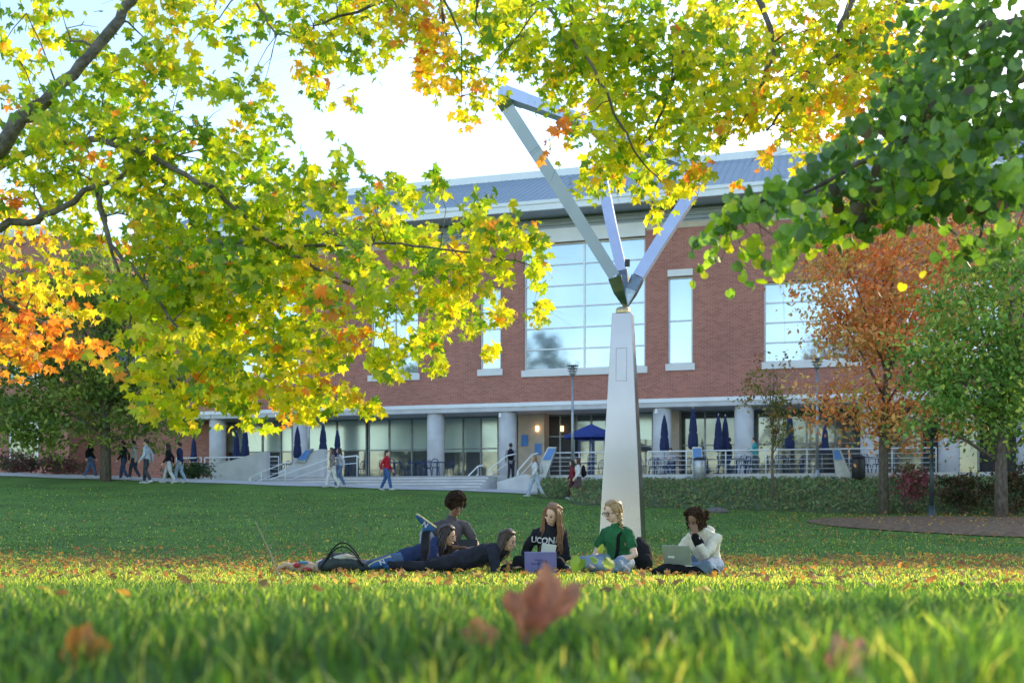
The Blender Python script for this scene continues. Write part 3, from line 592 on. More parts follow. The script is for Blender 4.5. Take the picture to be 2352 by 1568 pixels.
RM=[(700,40,65,'y'),(690,130,36,'o'),(715,185,36,'y'),(760,60,65,'y'),(830,40,60,'m'),(790,130,36,'y'),(870,50,46,'y'),(930,30,50,'o'),(1000,40,65,'o'),(1010,110,55,'o'),(1030,180,50,'o'),(1060,225,30,'o'),(1090,50,80,'y'),(1120,120,70,'y'),(1110,185,36,'y'),(1180,50,85,'m'),(1200,110,65,'m'),(1280,50,100,'g'),(1310,120,80,'m'),(1290,170,40,'g'),(1295,300,30,'o'),(1370,200,60,'m'),
(660,20,40,'y'),(745,110,40,'y'),(835,95,34,'m'),(895,85,36,'y'),(960,80,50,'o'),(720,90,50,'m'),(800,20,50,'y'),(960,20,50,'y'),
(1400,60,120,'g'),(1430,170,100,'m'),(1400,300,70,'y'),(1440,370,65,'y'),(1395,430,40,'y'),(1480,430,55,'y'),(1550,400,55,'y'),(1600,410,38,'y'),(1560,340,48,'y'),(1490,290,80,'y'),(1540,150,130,'m'),(1560,230,70,'y'),(1680,60,130,'y'),(1640,180,100,'y'),(1680,250,70,'y'),(1740,310,50,'Y'),(1740,370,22,'o'),(1800,200,110,'Y'),(1850,80,130,'y'),(1900,250,70,'Y'),(1960,140,100,'Y'),(1990,50,100,'y'),(2050,150,60,'o'),(1830,310,50,'Y'),(2060,60,90,'Y'),(1870,350,28,'o'),(1640,280,40,'y'),(1950,220,70,'y'),(2130,40,70,'Y'),(2000,280,60,'Y'),(2060,220,60,'y')]
RMc=[(a,b,r,D(7.4),p) for a,b,r,p in RM]
RMl=[[(3050,1450,9.2,.26),(3020,700,9,.21),(2900,200,8.6,.16),(2650,-150,8.2,.1),(2300,-160,8,.08),(2000,-70,7.8,.055),(1700,-70,7.6,.045),(1400,-50,7.5,.034),(1240,-10,7.4,.024)],
 [(1240,-10,7.0,.014),(1330,120,6.7,.011),(1400,230,6.7,.009),(1450,330,6.8,.007),(1520,420,7.,.004)],
 [(1700,-70,7.6,.03),(1770,60,7.4,.02),(1760,160,7.4,.014),(1700,290,7.4,.006)],[(2000,-70,7.8,.04),(1930,60,7.5,.022),(1990,110,7.4,.016),(2080,150,7.4,.008)],
 [(1400,-50,7.5,.026),(1100,-30,7.4,.02),(900,0,7.3,.013),(720,60,7.3,.006)],[(2300,-160,8,.05),(2000,60,7.7,.03),(1850,200,7.5,.015),(1760,300,7.5,.006)],[(1700,-70,7.6,.03),(1600,60,7.4,.018),(1540,200,7.4,.012),(1490,320,7.3,.006)]]
rm=empty('maple_tree',(P(3050,1150,9.2).x,9.2,Hf(7,9.2)),0,'golden green maple whose boughs hang across the top centre and right','tree')
branches(rm,RMl,RMc,M['bark']); fan_mesh('crown',MAPLE,*cluster_leaves(RMc,.027,.055,.35),M['leaf'],rm); unroot(rm)
KD=([np.array((.10,.21,.028)),np.array((.16,.31,.032)),np.array((.31,.50,.035)),np.array((.15,.10,.05))],[.32,.37,.28,.03]); KL=([np.array((.25,.48,.02)),np.array((.54,.70,.018)),np.array((.78,.76,.025)),np.array((.11,.22,.02))],[.34,.36,.2,.1])  # KL paints the sunlit lower-edge leaves brighter, KD keeps the rest dark
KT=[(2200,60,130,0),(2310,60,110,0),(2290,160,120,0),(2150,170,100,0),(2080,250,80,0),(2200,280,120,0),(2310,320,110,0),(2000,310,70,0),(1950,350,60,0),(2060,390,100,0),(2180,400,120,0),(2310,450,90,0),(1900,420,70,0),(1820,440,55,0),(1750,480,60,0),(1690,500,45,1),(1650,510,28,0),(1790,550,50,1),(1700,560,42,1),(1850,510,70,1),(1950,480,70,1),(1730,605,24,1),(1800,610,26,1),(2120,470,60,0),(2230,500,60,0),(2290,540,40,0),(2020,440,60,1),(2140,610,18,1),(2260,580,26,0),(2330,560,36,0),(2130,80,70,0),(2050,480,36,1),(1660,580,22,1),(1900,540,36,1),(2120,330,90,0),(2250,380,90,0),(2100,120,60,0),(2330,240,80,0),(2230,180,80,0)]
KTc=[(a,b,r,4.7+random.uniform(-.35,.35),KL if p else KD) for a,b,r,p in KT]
KTl=[[(2950,1700,6.3,.2),(2930,1100,6.2,.18),(2850,500,5.7,.13),(2600,200,5.2,.06),(2350,180,4.9,.03),(2200,240,4.8,.02),(2050,340,4.7,.014),(1850,440,4.65,.009),(1680,500,4.6,.004)],[(2600,200,5.2,.04),(2400,60,4.9,.025),(2250,60,4.8,.014),(2140,120,4.8,.006)],[(2600,200,5.2,.04),(2400,350,4.9,.02),(2280,470,4.8,.01),(2250,570,4.8,.004)],[(2200,240,4.8,.012),(2100,420,4.7,.008),(1900,520,4.7,.004)]]
kt=empty('katsura_tree',(P(2950,1150,6.3).x,6.3,Hf(5,6.3)),0,'dark green tree with round heart shaped leaves hanging in the upper right corner','tree')
branches(kt,KTl,KTc,M['bark'],.006)
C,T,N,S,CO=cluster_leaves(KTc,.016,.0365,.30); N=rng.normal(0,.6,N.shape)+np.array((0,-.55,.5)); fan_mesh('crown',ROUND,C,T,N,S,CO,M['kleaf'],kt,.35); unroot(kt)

# background trees
def crown_leaves(ells,n,size,pal,clumps,cr):
    vol=np.array([r[0]*r[1]*r[2] for c,r in ells],float); vol/=vol.sum(); a,w=pal; C=[];CO=[]
    per=max(1,n//clumps)
    for _ in range(clumps):
        c,r=ells[rng.choice(len(ells),p=vol)]; d=rng.normal(0,1,3); d/=np.linalg.norm(d); q=rng.random()**.42; c0=np.array(c,float)+d*np.array(r,float)*q
        base=a[rng.choice(len(a),p=w)]*rng.uniform(.6,1.2)
        sg=np.array((cr,cr,cr*.6))*rng.uniform(.5,1.3)
        C.append(c0+rng.normal(0,1,(per,3))*sg)
        oth=np.array(a)[rng.choice(len(a),size=per,p=w)]; mk=rng.random((per,1))<.65; CO.append(np.where(mk,base[None],oth)*rng.uniform(.75,1.2,(per,1)))
    C=np.concatenate(C);CO=np.concatenate(CO);n=len(C)
    return C,rng.normal(0,.7,(n,3))+np.array((0,0,-.4)),rng.normal(0,.7,(n,3))+np.array((0,-.3,.6)),size*rng.uniform(.6,1.3,n),CO
def bg_tree(name,label,cat,px,d,ells,n,size,pal,clumps,cr,tr=.14,bark='bark',nl=10,group=None,z=None,world=None):
    if world: x,d=world
    else: x=PX(px,d)
    z=(Hf(x,d) if z is None else z); root=empty(name,(x,d,z),0,label,cat,group)
    E=[]
    if world: E=[(V(a),b) for a,b in ells]
    else:
        for (a,b,rx,ry) in ells:
            c=P(a,b,d)-V((x,d,z)); E.append((c,(rx*d/F,max(.25,rx*d/F*.85),ry*d/F)))
    topc=max(E,key=lambda e:e[0].z)[0]
    if tr:
        t=MB(); tz=topc.z; t.tube([(0,0,-.1),(random.gauss(0,.03),0,tz*.25),(topc.x*.3,0,tz*.55),(topc.x*.8,0,tz*.9)],[tr*1.25,tr,tr*.65,tr*.25],9); obj('trunk',t,M[bark],root,True)
        for i in range(nl):
            c,r=E[i%len(E)]; e=V(c)+V((random.uniform(-.75,.75)*r[0],random.uniform(-.75,.75)*r[1],random.uniform(-.5,.7)*r[2])); q=max(.18,min(.75,(e.z/tz)*.55)); s=V((topc.x*.3*q*1.5,0,tz*q))
            l=MB(); l.tube([s,s.lerp(e,.4)+V((0,0,.15)),s.lerp(e,.75)+V((random.gauss(0,.1),random.gauss(0,.1),.1)),e],[tr*.4,tr*.28,tr*.16,tr*.06],6); obj('limb',l,M[bark],root,True)
    else:
        for i in range(5):
            l=MB(); a=random.uniform(0,6.28); h_=E[0][1][2]; l.tube([(0,0,-.05),(.2*math.cos(a),.2*math.sin(a),h_*.6),(.5*math.cos(a),.5*math.sin(a),h_*1.3)],[.025,.018,.008],5); obj('stem',l,M[bark],root,True)
    fan_mesh('crown',OVAL,*crown_leaves(E,n,size,pal,clumps,cr),M['bleaf'],root,.2)
    return root
A=lambda *c:[np.array(x) for x in c]
bg_tree('shade_tree','broad green tree with a straight trunk standing at the left before the brick wing','tree',243,43,[(230,620,120,90),(110,700,150,110),(320,740,120,110),(60,830,140,110),(230,830,150,110),(350,900,120,90),(180,960,190,80),(370,990,70,50),(40,960,110,80)],23000,.125,(A((.17,.26,.05),(.25,.34,.06),(.38,.42,.07),(.10,.17,.04)),[.35,.33,.21,.11]),380,.44,.20)
bg_tree('autumn_maple_tree','orange and rust coloured tree in front of the right end of the building','tree',2030,37,[(2060,510,150,80),(1970,600,150,90),(2130,660,150,100),(1960,750,130,90),(2080,800,170,100),(1950,920,130,80),(2100,960,150,70),(2220,560,120,90),(1900,680,80,70),(2200,700,100,90)],18000,.11,(A((.92,.40,.13),(.78,.26,.09),(.96,.60,.20),(.55,.50,.12)),[.36,.22,.26,.16]),400,.50,.16)
bg_tree('leafy_tree','green tree with a stout trunk in the mulch bed at the right edge','tree',2300,31,[(2260,640,120,90),(2340,740,120,110),(2180,740,120,100),(2130,860,90,80),(2250,870,150,110),(2150,960,100,60),(2320,970,120,70),(2400,860,120,120),(2330,620,100,80)],13500,.10,(A((.25,.43,.08),(.17,.32,.06),(.42,.54,.10),(.62,.60,.09)),[.38,.25,.26,.11]),340,.42,.17)
bg_tree('tall_tree','tall dark tree behind the viewpoint, seen only as a reflection in the windows','tree',0,0,[((0,0,17),(4,4,5)),((3,1,13),(4,4,4)),((-3,-1,12),(4,4,4)),((0,0,8),(5,5,3))],3500,.4,(A((.02,.045,.012),(.03,.06,.015)),[.5,.5]),120,.9,.4,world=(-34,-5))
xb=bed_pt((1776-1235)/1245,.35)
bg_tree('young_tree','thin young tree with sparse leaves and a straight stem in the planting bed','tree',1776,xb.y,[(1775,850,45,40),(1760,920,60,50),(1800,940,50,50),(1740,870,35,30),(1780,1000,40,40)],1100,.085,(A((.22,.24,.05),(.4,.32,.06),(.34,.18,.05)),[.5,.3,.2]),60,.22,.055,'barkgrey',nl=16,z=xb.z)
SHR=[('low purple green shrub at the far left beneath the brick wing',30,46,[(30,1062,60,24)],(A((.14,.08,.08),(.09,.12,.035),(.3,.09,.10)),[.4,.4,.2])),
 ('rounded reddish shrub left of the shade tree trunk',135,46,[(130,1066,70,22)],(A((.2,.08,.08),(.09,.11,.035),(.32,.10,.11)),[.4,.4,.2])),
 ('dark green hedge shrub right of the shade tree trunk',440,46,[(430,1080,60,16)],(A((.05,.09,.03),(.08,.14,.04)),[.6,.4])),
 ('pink flowering shrub left of the dark lamp post',2095,37,[(2100,1105,34,40)],(A((.5,.16,.2),(.15,.15,.06),(.3,.09,.1)),[.4,.35,.25])),
 ('dark shrub between the lamp post and the stout trunk',2210,36,[(2210,1125,60,50)],(A((.08,.09,.03),(.16,.08,.045),(.05,.06,.02)),[.4,.3,.3])),
 ('dark red shrub behind the stout trunk at the right edge',2320,36,[(2330,1120,60,60)],(A((.2,.08,.05),(.08,.09,.03),(.05,.06,.02)),[.3,.4,.3]))]
for lab,px,d,e,pal in SHR: bg_tree('shrub',lab,'shrub',px,d,e,1700,.075,pal,70,.2,0)
n=9000; U=rng.random(n); Vv_=rng.random(n); C=np.array([tuple(bed_pt(u,v)+V((0,0,random.uniform(0,.14)))) for u,v in zip(U,Vv_)])
gc=np.array([(.20,.30,.11),(.13,.22,.075),(.27,.34,.12),(.27,.23,.11)])[rng.integers(0,4,n)]*rng.uniform(.7,1.25,(n,1))
o=fan_mesh('ground_cover',OVAL,C,rng.normal(0,.6,(n,3))+np.array((0,-.3,.5)),rng.normal(0,.6,(n,3))+np.array((0,-.5,.6)),.10*rng.uniform(.6,1.3,n),gc,M['bleaf']); tag(o,'low dark ground cover filling the planting bed','ground cover',kind='stuff')
mb=MB(); mb.ell((0,0,.05),(.4,.3,.16)); mb.ell((.22,.1,.04),(.26,.22,.11)); o=solid(mb,'boulder',M['rock'],None,.03,3,.06); pp=place(1645,36.2); o.location=pp; tag(o,'dark boulder at the lawn edge behind the person in cream fleece','rock')

# ------------------------------------------------------------------ grass
def grass(n_list):
    X=[];Y=[];Hh=[];Wd=[]
    for y0,y1,dn,h0,h1,w in n_list:
        area=.53*(y1*y1-y0*y0)*1.08; n=int(area*dn); y=np.sqrt(rng.uniform(y0*y0,y1*y1,n)); x=rng.uniform(-.56,.56,n)*y
        X.append(x);Y.append(y);Hh.append(rng.uniform(h0,h1,n)*(.8+.18*np.sin(x*4.1+y*1.7)*np.cos(x*1.9-y*3.3)));Wd.append(np.full(n,w)*rng.uniform(.6,1.4,n))
    return [np.concatenate(a) for a in (X,Y,Hh,Wd)]
x,y,h,w=grass([(1.0,2.2,5200,.035,.10,.0044),(2.2,4.5,2700,.035,.095,.0052),(4.5,8,1000,.035,.08,.0075),(8,13,450,.035,.07,.010),(13,24,130,.035,.06,.016),(24,40,28,.05,.07,.03)])
n=len(x); z=H(x,y)-.005; a=rng.uniform(0,2*math.pi,n); ln=rng.uniform(.03,.75,n)*h; dx=np.cos(a)*ln; dy=np.sin(a)*ln; b=rng.uniform(0,math.pi,n); wx=np.cos(b)*w/2; wy=np.sin(b)*w/2
Vg=np.empty((n,5,3))
Vg[:,0]=np.stack([x-wx,y-wy,z],1);Vg[:,1]=np.stack([x+wx,y+wy,z],1)
mx_=x+dx*.4;my_=y+dy*.4;mz=z+h*.6
Vg[:,2]=np.stack([mx_-wx*.8,my_-wy*.8,mz],1);Vg[:,3]=np.stack([mx_+wx*.8,my_+wy*.8,mz],1);Vg[:,4]=np.stack([x+dx,y+dy,z+h*.95],1)
fa=np.array([(0,1,3),(0,3,2),(2,3,4)]); faces=(np.arange(n)[:,None,None]*5+fa[None]).reshape(-1,3)
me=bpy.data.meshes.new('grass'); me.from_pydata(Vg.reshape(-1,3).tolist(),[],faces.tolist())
ck=rng.choice(4,size=n,p=[.42,.36,.17,.05]); ylw=(y>6)&(y<17)&(rng.random(n)<np.clip((y-6)/4,0,.75)); ck=np.where(ylw,rng.integers(2,4,n),ck)  # sunlit strip painted in: more yellow blades across this band
gcol=np.array([(.055,.135,.014),(.105,.23,.02),(.35,.50,.03),(.82,.72,.11)])[ck]*rng.uniform(.6,1.3,(n,1))  # dark greens put tree shade into the colour of the near grass
cc=np.ones((n,5,4)); cc[:,:,:3]=gcol[:,None,:]; cc[:,0:2,:3]*=.35; cc[:,4,:3]*=1.35; ca=me.color_attributes.new('Col','FLOAT_COLOR','POINT'); ca.data.foreach_set('color',cc.ravel()); me.update()  # shade between blades painted in: dark bases, lighter tips
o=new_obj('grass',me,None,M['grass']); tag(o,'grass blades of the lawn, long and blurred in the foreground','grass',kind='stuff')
x=[];y=[]
for y0,y1,n,xl,xr in((3,9,120,-.55,.55),(9,12.5,800,-.55,.55),(12,17,1600,-.55,.55),(17,30,350,-.55,.55),(30,42,160,-.5,.5),(20,36,800,.25,.55),(12.5,17,900,.1,.55),(12.5,19,600,-.55,-.2)):
    yy=np.sqrt(rng.uniform(y0*y0,y1*y1,n)); x.append(rng.uniform(xl,xr,n)*yy); y.append(yy)
x=np.concatenate(x);y=np.concatenate(y);n=len(x); z=H(x,y)+np.where(y<14,.045,.035)+rng.uniform(0,.03,n)+np.where(((x-14.2)/5.2)**2+((y-28.3)/5.6)**2<1,.17,0)
fc=np.array([(.84,.38,.07),(.72,.26,.06),(.48,.25,.09),(.88,.60,.12),(.40,.22,.10)])[rng.integers(0,5,n)]*rng.uniform(.7,1.15,(n,1))
o=fan_mesh('fallen_leaves',MAPLE[::2],np.stack([x,y,z],1),rng.normal(0,1,(n,3))*np.array((1,1,.35)),rng.normal(0,.45,(n,3))+np.array((0,-.15,1)),.054*rng.uniform(.6,1.2,n),fc,M['dry'],None,.5); tag(o,'fallen orange and brown leaves scattered on the lawn','fallen leaves',kind='stuff')
def fore_leaf(label,px,py,d,size,c,tp,nm,fold=.9,roll=.7):
    p=P(px,py,d); T=V(tp).normalized(); Bv=T.cross(V(nm)).normalized(); N=Bv.cross(T); mb=MB(); K=len(MAPLE)
    def pt(x,y):
        z=fold*abs(x)**1.3+roll*y*abs(y)*.6+.16*math.sin(7*x+3*y)+.13*math.sin(5*y-4*x); return tuple((Bv*(x*.7)+T*y*.9+N*z)*size)
    mb.v.append(pt(0,0))
    for q in(.35,.7,1.):
        for x,y in MAPLE:
            r_=math.hypot(x,y); s_=q*(.72+.28*r_)/max(r_,.3)*r_ if q<1 else (.55+.45*r_)/1*1; mb.v.append(pt(x/r_*s_,y/r_*s_))
    for i in range(K):
        j=(i+1)%K; mb.f.append((0,1+i,1+j))
        for r_ in range(2): a=1+r_*K; mb.f.append((a+i,a+K+i,a+K+j,a+j))
    o=obj('maple_leaf',mb,M['dry'],None,True); ca=o.data.color_attributes.new('Col','FLOAT_COLOR','POINT'); n=len(mb.v)
    cc=np.ones((n,4)); cc[:,:3]=np.array(c)*rng.uniform(.65,1.15,(n,1)); ca.data.foreach_set('color',cc.ravel()); o.location=p; tag(o,label,'leaf'); return o
fore_leaf('large curled brown red leaf on the foreground grass, left half of the central pair',1190,1432,1.56,.060,(.62,.23,.12),(-.5,.4,.7),(.5,-.8,.4),1.2,.9)
fore_leaf('large curled brown red leaf on the foreground grass, right half of the central pair',1272,1412,1.58,.066,(.68,.28,.17),(.75,.35,.55),(-.35,-.85,.4),1.2,.8)
fore_leaf('flat orange leaf low in the foreground grass left of the curled pair',1105,1470,1.55,.045,(.8,.32,.13),(-1,.2,.3),(.2,-.7,.8),.5,.3)
fore_leaf('orange leaf standing in the foreground grass near the left corner',165,1500,1.48,.055,(.85,.32,.06),(.2,.5,.8),(.8,-.7,.3),.9,.6)
fore_leaf('pale red leaf at the bottom edge near the right corner',1945,1530,1.36,.05,(.7,.30,.2),(.6,.4,.6),(-.4,-.9,.4),.7,.5)
fore_leaf('yellow green leaf on the foreground grass right of the curled pair',1365,1435,1.70,.045,(.4,.52,.06),(.6,.4,.3),(0,-.7,.9),.6,.4)
wp=P(1385,1335,5.2); t=empty('weed',(wp.x,wp.y,Hf(wp.x,wp.y)),0,'small leafy weed with yellow green leaves in front of the person in green','plant')
s=MB(); tip=P(1390,1262,5.2)-V(t.location); s.tube([(0,0,0),(tip.x*.5,0,tip.z*.55),tip],[.003,.0025,.0015],6); s.tube([(0,0,.02),V(P(1335,1285,5.2))-V(t.location)],[.0025,.0015],6); obj('stem',s,cloth((.15,.25,.03)),t)
for a,b,sz,c,tp,nm in((1330,1293,.052,(.14,.24,.03),(-.4,0,-.8),(.5,-.7,.4)),(1382,1262,.032,(.35,.42,.04),(.3,0,.9),(.8,-.6,.2)),(1398,1288,.042,(.5,.52,.05),(.7,-.2,-.5),(.2,-.8,.7)),(1368,1283,.03,(.3,.4,.04),(-.7,0,.5),(.6,-.6,.5))):
    fan_mesh('leaf',ROUND,[tuple(P(a,b,5.2)-V(t.location))],[tp],[nm],[sz],[np.array(c)],M['kleaf'],t,.9)
s=MB(); a=P(585,1195,6.); b=P(650,1345,6.); s.tube([b,b.lerp(a,.5)+V((.01,0,0)),a],[.005,.004,.002],6); s.tube([b.lerp(a,.6),b.lerp(a,.6)+V((.06,0,.03))],[.003,.0015],5); o=recenter(obj('stick',s,M['twig'])); tag(o,'thin bare stick poking up from the grass left of the group','stick')

# ------------------------------------------------------------------ main building
b=empty('brick_building',(X0,Y0,0),-TH,'long brick building with a metal roof, big blue windows and a columned ground floor','building')
zs0=fz(1700,930,-.5); zs1=fz(1700,912,-.5); zbt=fz(1640,517); zeb=fz(1640,449,-1.5); zet=fz(1640,427,-1.5); zr=fz(1640,370,9)
sL=fs(380); sR=62.  # unseen right end lengthened so its shadow covers the lawn
def wrect(p0,p1,t,bt):
    c=(p0+p1)/2; return fs(p0),fs(p1),fz(c,bt),fz(c,t)
WIN=[(1203,1482,552,846,[.5],6,1),(1102,1150,660,848,[],2,0),(1534,1591,634,835,[],2,1),(1755,1973,642,828,[.72],4,0),(525,690,692,856,[.5],3,1),(850,960,674,860,[.5],3,1),(2080,2300,642,828,[.5],4,0)]
holes=[wrect(*w[:4]) for w in WIN]
mb=MB()
S=sorted({sL,sR}|{h[0] for h in holes}|{h[1] for h in holes}); Zs=sorted({zs1,zbt}|{h[2] for h in holes}|{h[3] for h in holes})
for i in range(len(S)-1):
    for j in range(len(Zs)-1):
        cs_=(S[i]+S[i+1])/2; cz=(Zs[j]+Zs[j+1])/2
        if any(h[0]<cs_<h[1] and h[2]<cz<h[3] for h in holes): continue
        mb.quad((S[i],0,Zs[j]),(S[i+1],0,Zs[j]),(S[i+1],0,Zs[j+1]),(S[i],0,Zs[j+1]))
for h in holes:
    a,c,z0,z1=h; mb.quad((a,0,z0),(a,.35,z0),(a,.35,z1),(a,0,z1)); mb.quad((c,0,z0),(c,0,z1),(c,.35,z1),(c,.35,z0)); mb.quad((a,0,z0),(c,0,z0),(c,.35,z0),(a,.35,z0)); mb.quad((a,0,z1),(a,.35,z1),(c,.35,z1),(c,0,z1))
mb.quad((sL,0,zs1),(sL,0,zbt),(sL,20,zbt),(sL,20,zs1)); mb.quad((sR,0,zs1),(sR,20,zs1),(sR,20,zbt),(sR,0,zbt)); mb.quad((sL,20,0),(sL,20,zbt),(sR,20,zbt),(sR,20,0)); mb.quad((sL,4,0),(sL,20,0),(sL,20,zs1),(sL,4,zs1)); mb.quad((sR,4,0),(sR,4,zs1),(sR,20,zs1),(sR,20,0))
obj('wall',mb,M['brick'],b)
def window(s0,s1,z0,z1,cols,rows,v,gm,fm,sill=True,header=0,name='window',bw=.09,split=None):
    f_=MB(); f_.box(s0,s0+bw,v,v+.12,z0,z1); f_.box(s1-bw,s1,v,v+.12,z0,z1); f_.box(s0+bw,s1-bw,v,v+.12,z0,z0+bw); f_.box(s0+bw,s1-bw,v,v+.12,z1-bw,z1)
    for c in cols: q=s0+(s1-s0)*c; f_.box(q-.05,q+.05,v+.005,v+.115,z0+bw,z1-bw)
    edges=[s0+bw]+[s0+(s1-s0)*c for c in cols]+[s1-bw]
    for r in range(1,rows):
        q=z0+(z1-z0)*r/rows
        for i in range(len(edges)-1): f_.box(edges[i]+(.05 if i else 0),edges[i+1]-(.05 if i<len(edges)-2 else 0),v+.01,v+.11,q-.035,q+.035)
    w=obj(name,f_,fm,b)
    if split:
        zz=z0+(z1-z0)*split; m_=MB(); m_.quad((s0,v+.08,z0),(s1,v+.08,z0),(s1,v+.08,zz),(s0,v+.08,zz)); obj('pane',m_,gm,w); m_=MB(); m_.quad((s0,v+.08,zz),(s1,v+.08,zz),(s1,v+.08,z1),(s0,v+.08,z1)); obj('blind',m_,M['shade'],w)
    else:
        m_=MB(); m_.quad((s0,v+.08,z0),(s1,v+.08,z0),(s1,v+.08,z1),(s0,v+.08,z1)); obj('pane',m_,gm,w)
    if sill: m_=MB(); m_.box(s0-.12,s1+.12,-.10,.34,z0-.36,z0-.003); obj('sill',m_,M['beige'],w)
    if header: m_=MB(); m_.box(s0-.01,s1+.01,-.05,.34,z1+.003,z1+header); obj('lintel',m_,M['beige'],w)
    return w
for w,h in zip(WIN,holes): window(*h,w[4],w[5],.22,M['glass'],M['white'],True,(.75 if w[0]==1203 else .36) if w[6] else 0)
mb=MB(); mb.box(sL,sR,-.5,-.05,zs0,zs1-.004); mb.box(sL,sR,-.045,3.9,zs0+.1,zs1-.06); obj('floor_slab',mb,M['conc'],b)
mb=MB(); mb.box(sL,sR,-.55,-.503,zs1-.16,zs1+.05); obj('drip_edge',mb,M['white'],b)
for px in (500,692,1001,1166,1521,1709,2000,2180,2360):
    mb=MB(); mb.lathe([(.5,ZF-.05),(.5,zs0+.01)],24,(fs(px,.1),.1,0)); obj('column',mb,M['conc'],b,True)
mb=MB(); mb.box(sL,sR,.30,.5,zbt+.003,zeb)
k=int((zeb-zbt)/.22)
for i in range(k): z=zbt+.05+i*.22; mb.prism([(sL,.30,z),(sL,.10,z+.0),(sL,.10,z+.03),(sL,.29,z+.15)],(sR-sL,0,0))
obj('louvre_band',mb,M['louver'],b)
mb=MB(); mb.box(sL,fs(1480),-.02,.29,zbt,zbt+.22); mb.box(fs(1484),sR,-.02,.28,zbt,zbt+.3); obj('coping',mb,M['stone'],b)
mb=MB(); mb.box(sL-1,sR+1,-1.5,-1.35,zeb,zet); mb.box(sL-1,sR+1,-1.56,-1.504,zet-.16,zet+.03); obj('fascia',mb,M['white'],b)
mb=MB(); mb.box(sL-1,sR+1,-1.345,.6,zeb+.06,zeb+.16); obj('soffit',mb,M['louver'],b)
mb=MB(); mb.prism([(sL-1,-1.5,zet+.004),(sL-1,9,zr),(sL-1,20.5,zet),(sL-1,20.5,zet-.3),(sL-1,-1.34,zet-.3)],(sR-sL+2,0,0))
s=sL-.8; sl=(zr-zet)/10.5
while s<sR+1:
    mb.prism([(s,-1.49,zet+.006),(s,-1.49,zet+.035),(s,8.7,zet+sl*10.2+.035),(s,8.7,zet+sl*10.2+.006)],(.035,0,0)); s+=.4
rf=obj('roof',mb,M['roof'],b)
mb=MB(); mb.box(sL-1.1,sR+1.1,8.75,9.1,zr-.15,zr+.35); obj('ridge_upstand',mb,M['white'],rf)
mb=MB(); mb.prism([(sL-1.1,9.1,zr+.36),(sL-1.1,13,zr+1.15),(sL-1.1,15,zr-.2),(sL-1.1,9.12,zr-.3)],(sR-sL+2.2,0,0)); sk=obj('skylight',mb,M['glass'],rf)
mb=MB(); s=sL-1
while s<sR+1: mb.prism([(s,9.08,zr+.37),(s,9.08,zr+.45),(s,13,zr+1.25),(s,13,zr+1.16)],(.08,0,0)); s+=1.4
mb.box(sL-1.1,sR+1.1,12.9,13.1,zr+1.1,zr+1.3); obj('skylight_bars',mb,M['white'],rf)
mb=MB(); s=fs(1310,4); mb.tube([(s,4,zet+sl*5),(s,4,zet+sl*5+.7)],.09,10); obj('vent_pipe',mb,M['frame'],rf)
gv=3.5; zb=ZF; zt=zs0+.1
for p0,p1,cols,split in((395,485,[.5],.5),(490,672,[.3,.62,.85],.5),(705,842,[.5],.5),(845,985,[.35,.72],.48),(1010,1145,[.4,.7],.45),(1395,1500,[.4],.6),(1562,1690,[.45],0),(1725,1985,[.25,.5,.75],0),(1990,2250,[.25,.5,.75],0)):
    window(fs(p0,gv),fs(p1,gv),zb,zt,cols,2,gv,M['glass2'],M['frame'],False,0,'window',.08,split or None)
mb=MB(); mb.box(sL,sR,3.75,4.,0,zs1-.1); obj('sun_block_wall',mb,M['interior'],b)  # dark filler wall added behind the glazing to block the sun
for a,c,v in((1190,1250,2.4),(1500,1560,2.4),(1145,1188,3.3)):
    mb=MB(); mb.box(fs(a,v),fs(c,v),v,3.7,zb,zt); obj('stone_pier',mb,M['stone'],b)
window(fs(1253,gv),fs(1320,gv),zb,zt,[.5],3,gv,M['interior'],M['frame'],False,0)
for p0,p1 in((1328,1358),(1360,1392)):
    d=window(fs(p0,gv),fs(p1,gv),zb,zb+2.4,[],1,gv,M['glass2'],M['navymetal'],False,0,'door',.12)
    mb=MB(); s=fs(p1 if p0<1340 else p0,gv)+(-.2 if p0<1340 else .2); mb.tube([(s,gv-.06,zb+.9),(s,gv-.06,zb+1.5)],.02,8); obj('handle',mb,M['grey'],d)
window(fs(1322,gv),fs(1394,gv),zb+2.45,zt,[.5],1,gv,M['glass2'],M['frame'],False,0)
for px,v in((1234,2.3),(1291,3.35)):
    mb=MB(); c=(fs(px,v),v,fz(px,984,v)); mb.lathe([(.05,-.16),(.09,-.14),(.1,.14),(.05,.16)],12,c); obj('wall_lamp',mb,M['lamp'],b,True)
for px in(1150,1508):
    mb=MB(); s=fs(px,-.6); mb.box(s-.05,s+.05,-.75,-.56,zs0-.25,zs0-.1); mb.ell((s,-.7,zs0-.3),(.1,.1,.1)); obj('security_camera',mb,M['white'],b)
for px,py in((1205,1010),(1236,1030)):
    mb=MB(); s=fs(px,2.35); z=fz(px,py,2.35); mb.box(s-.2,s+.2,2.33,2.39,z-.35,z+.3); obj('wall_plaque',mb,M['bluesign'],b)
wg=empty('brick_wing',(PX(40,62),62,0),R_(-6),'lower brick wing with a flat parapet at the far left behind the trees','building')
zt2=ZC+(HZ-545)/F*62; mb=MB(); mb.box(-16,3.4,0,14,0,zt2); obj('wall',mb,M['brick'],wg)
mb=MB(); mb.box(-16.1,3.5,-.12,14.1,zt2+.003,zt2+.6); obj('parapet',mb,M['beige'],wg)
for i in range(6):
    for zw0,zw1 in((8,11.5),(3.2,6.3)):
        x=-15+i*2.9; f_=MB(); f_.box(x,x+1.9,-.05,-.003,zw0,zw1); w_=obj('window',f_,M['white'],wg); p_=MB()
        p_.box(x+.1,x+1.8,-.06,-.053,zw0+.1,zw1-.1); obj('pane',p_,M['glass2'],w_)
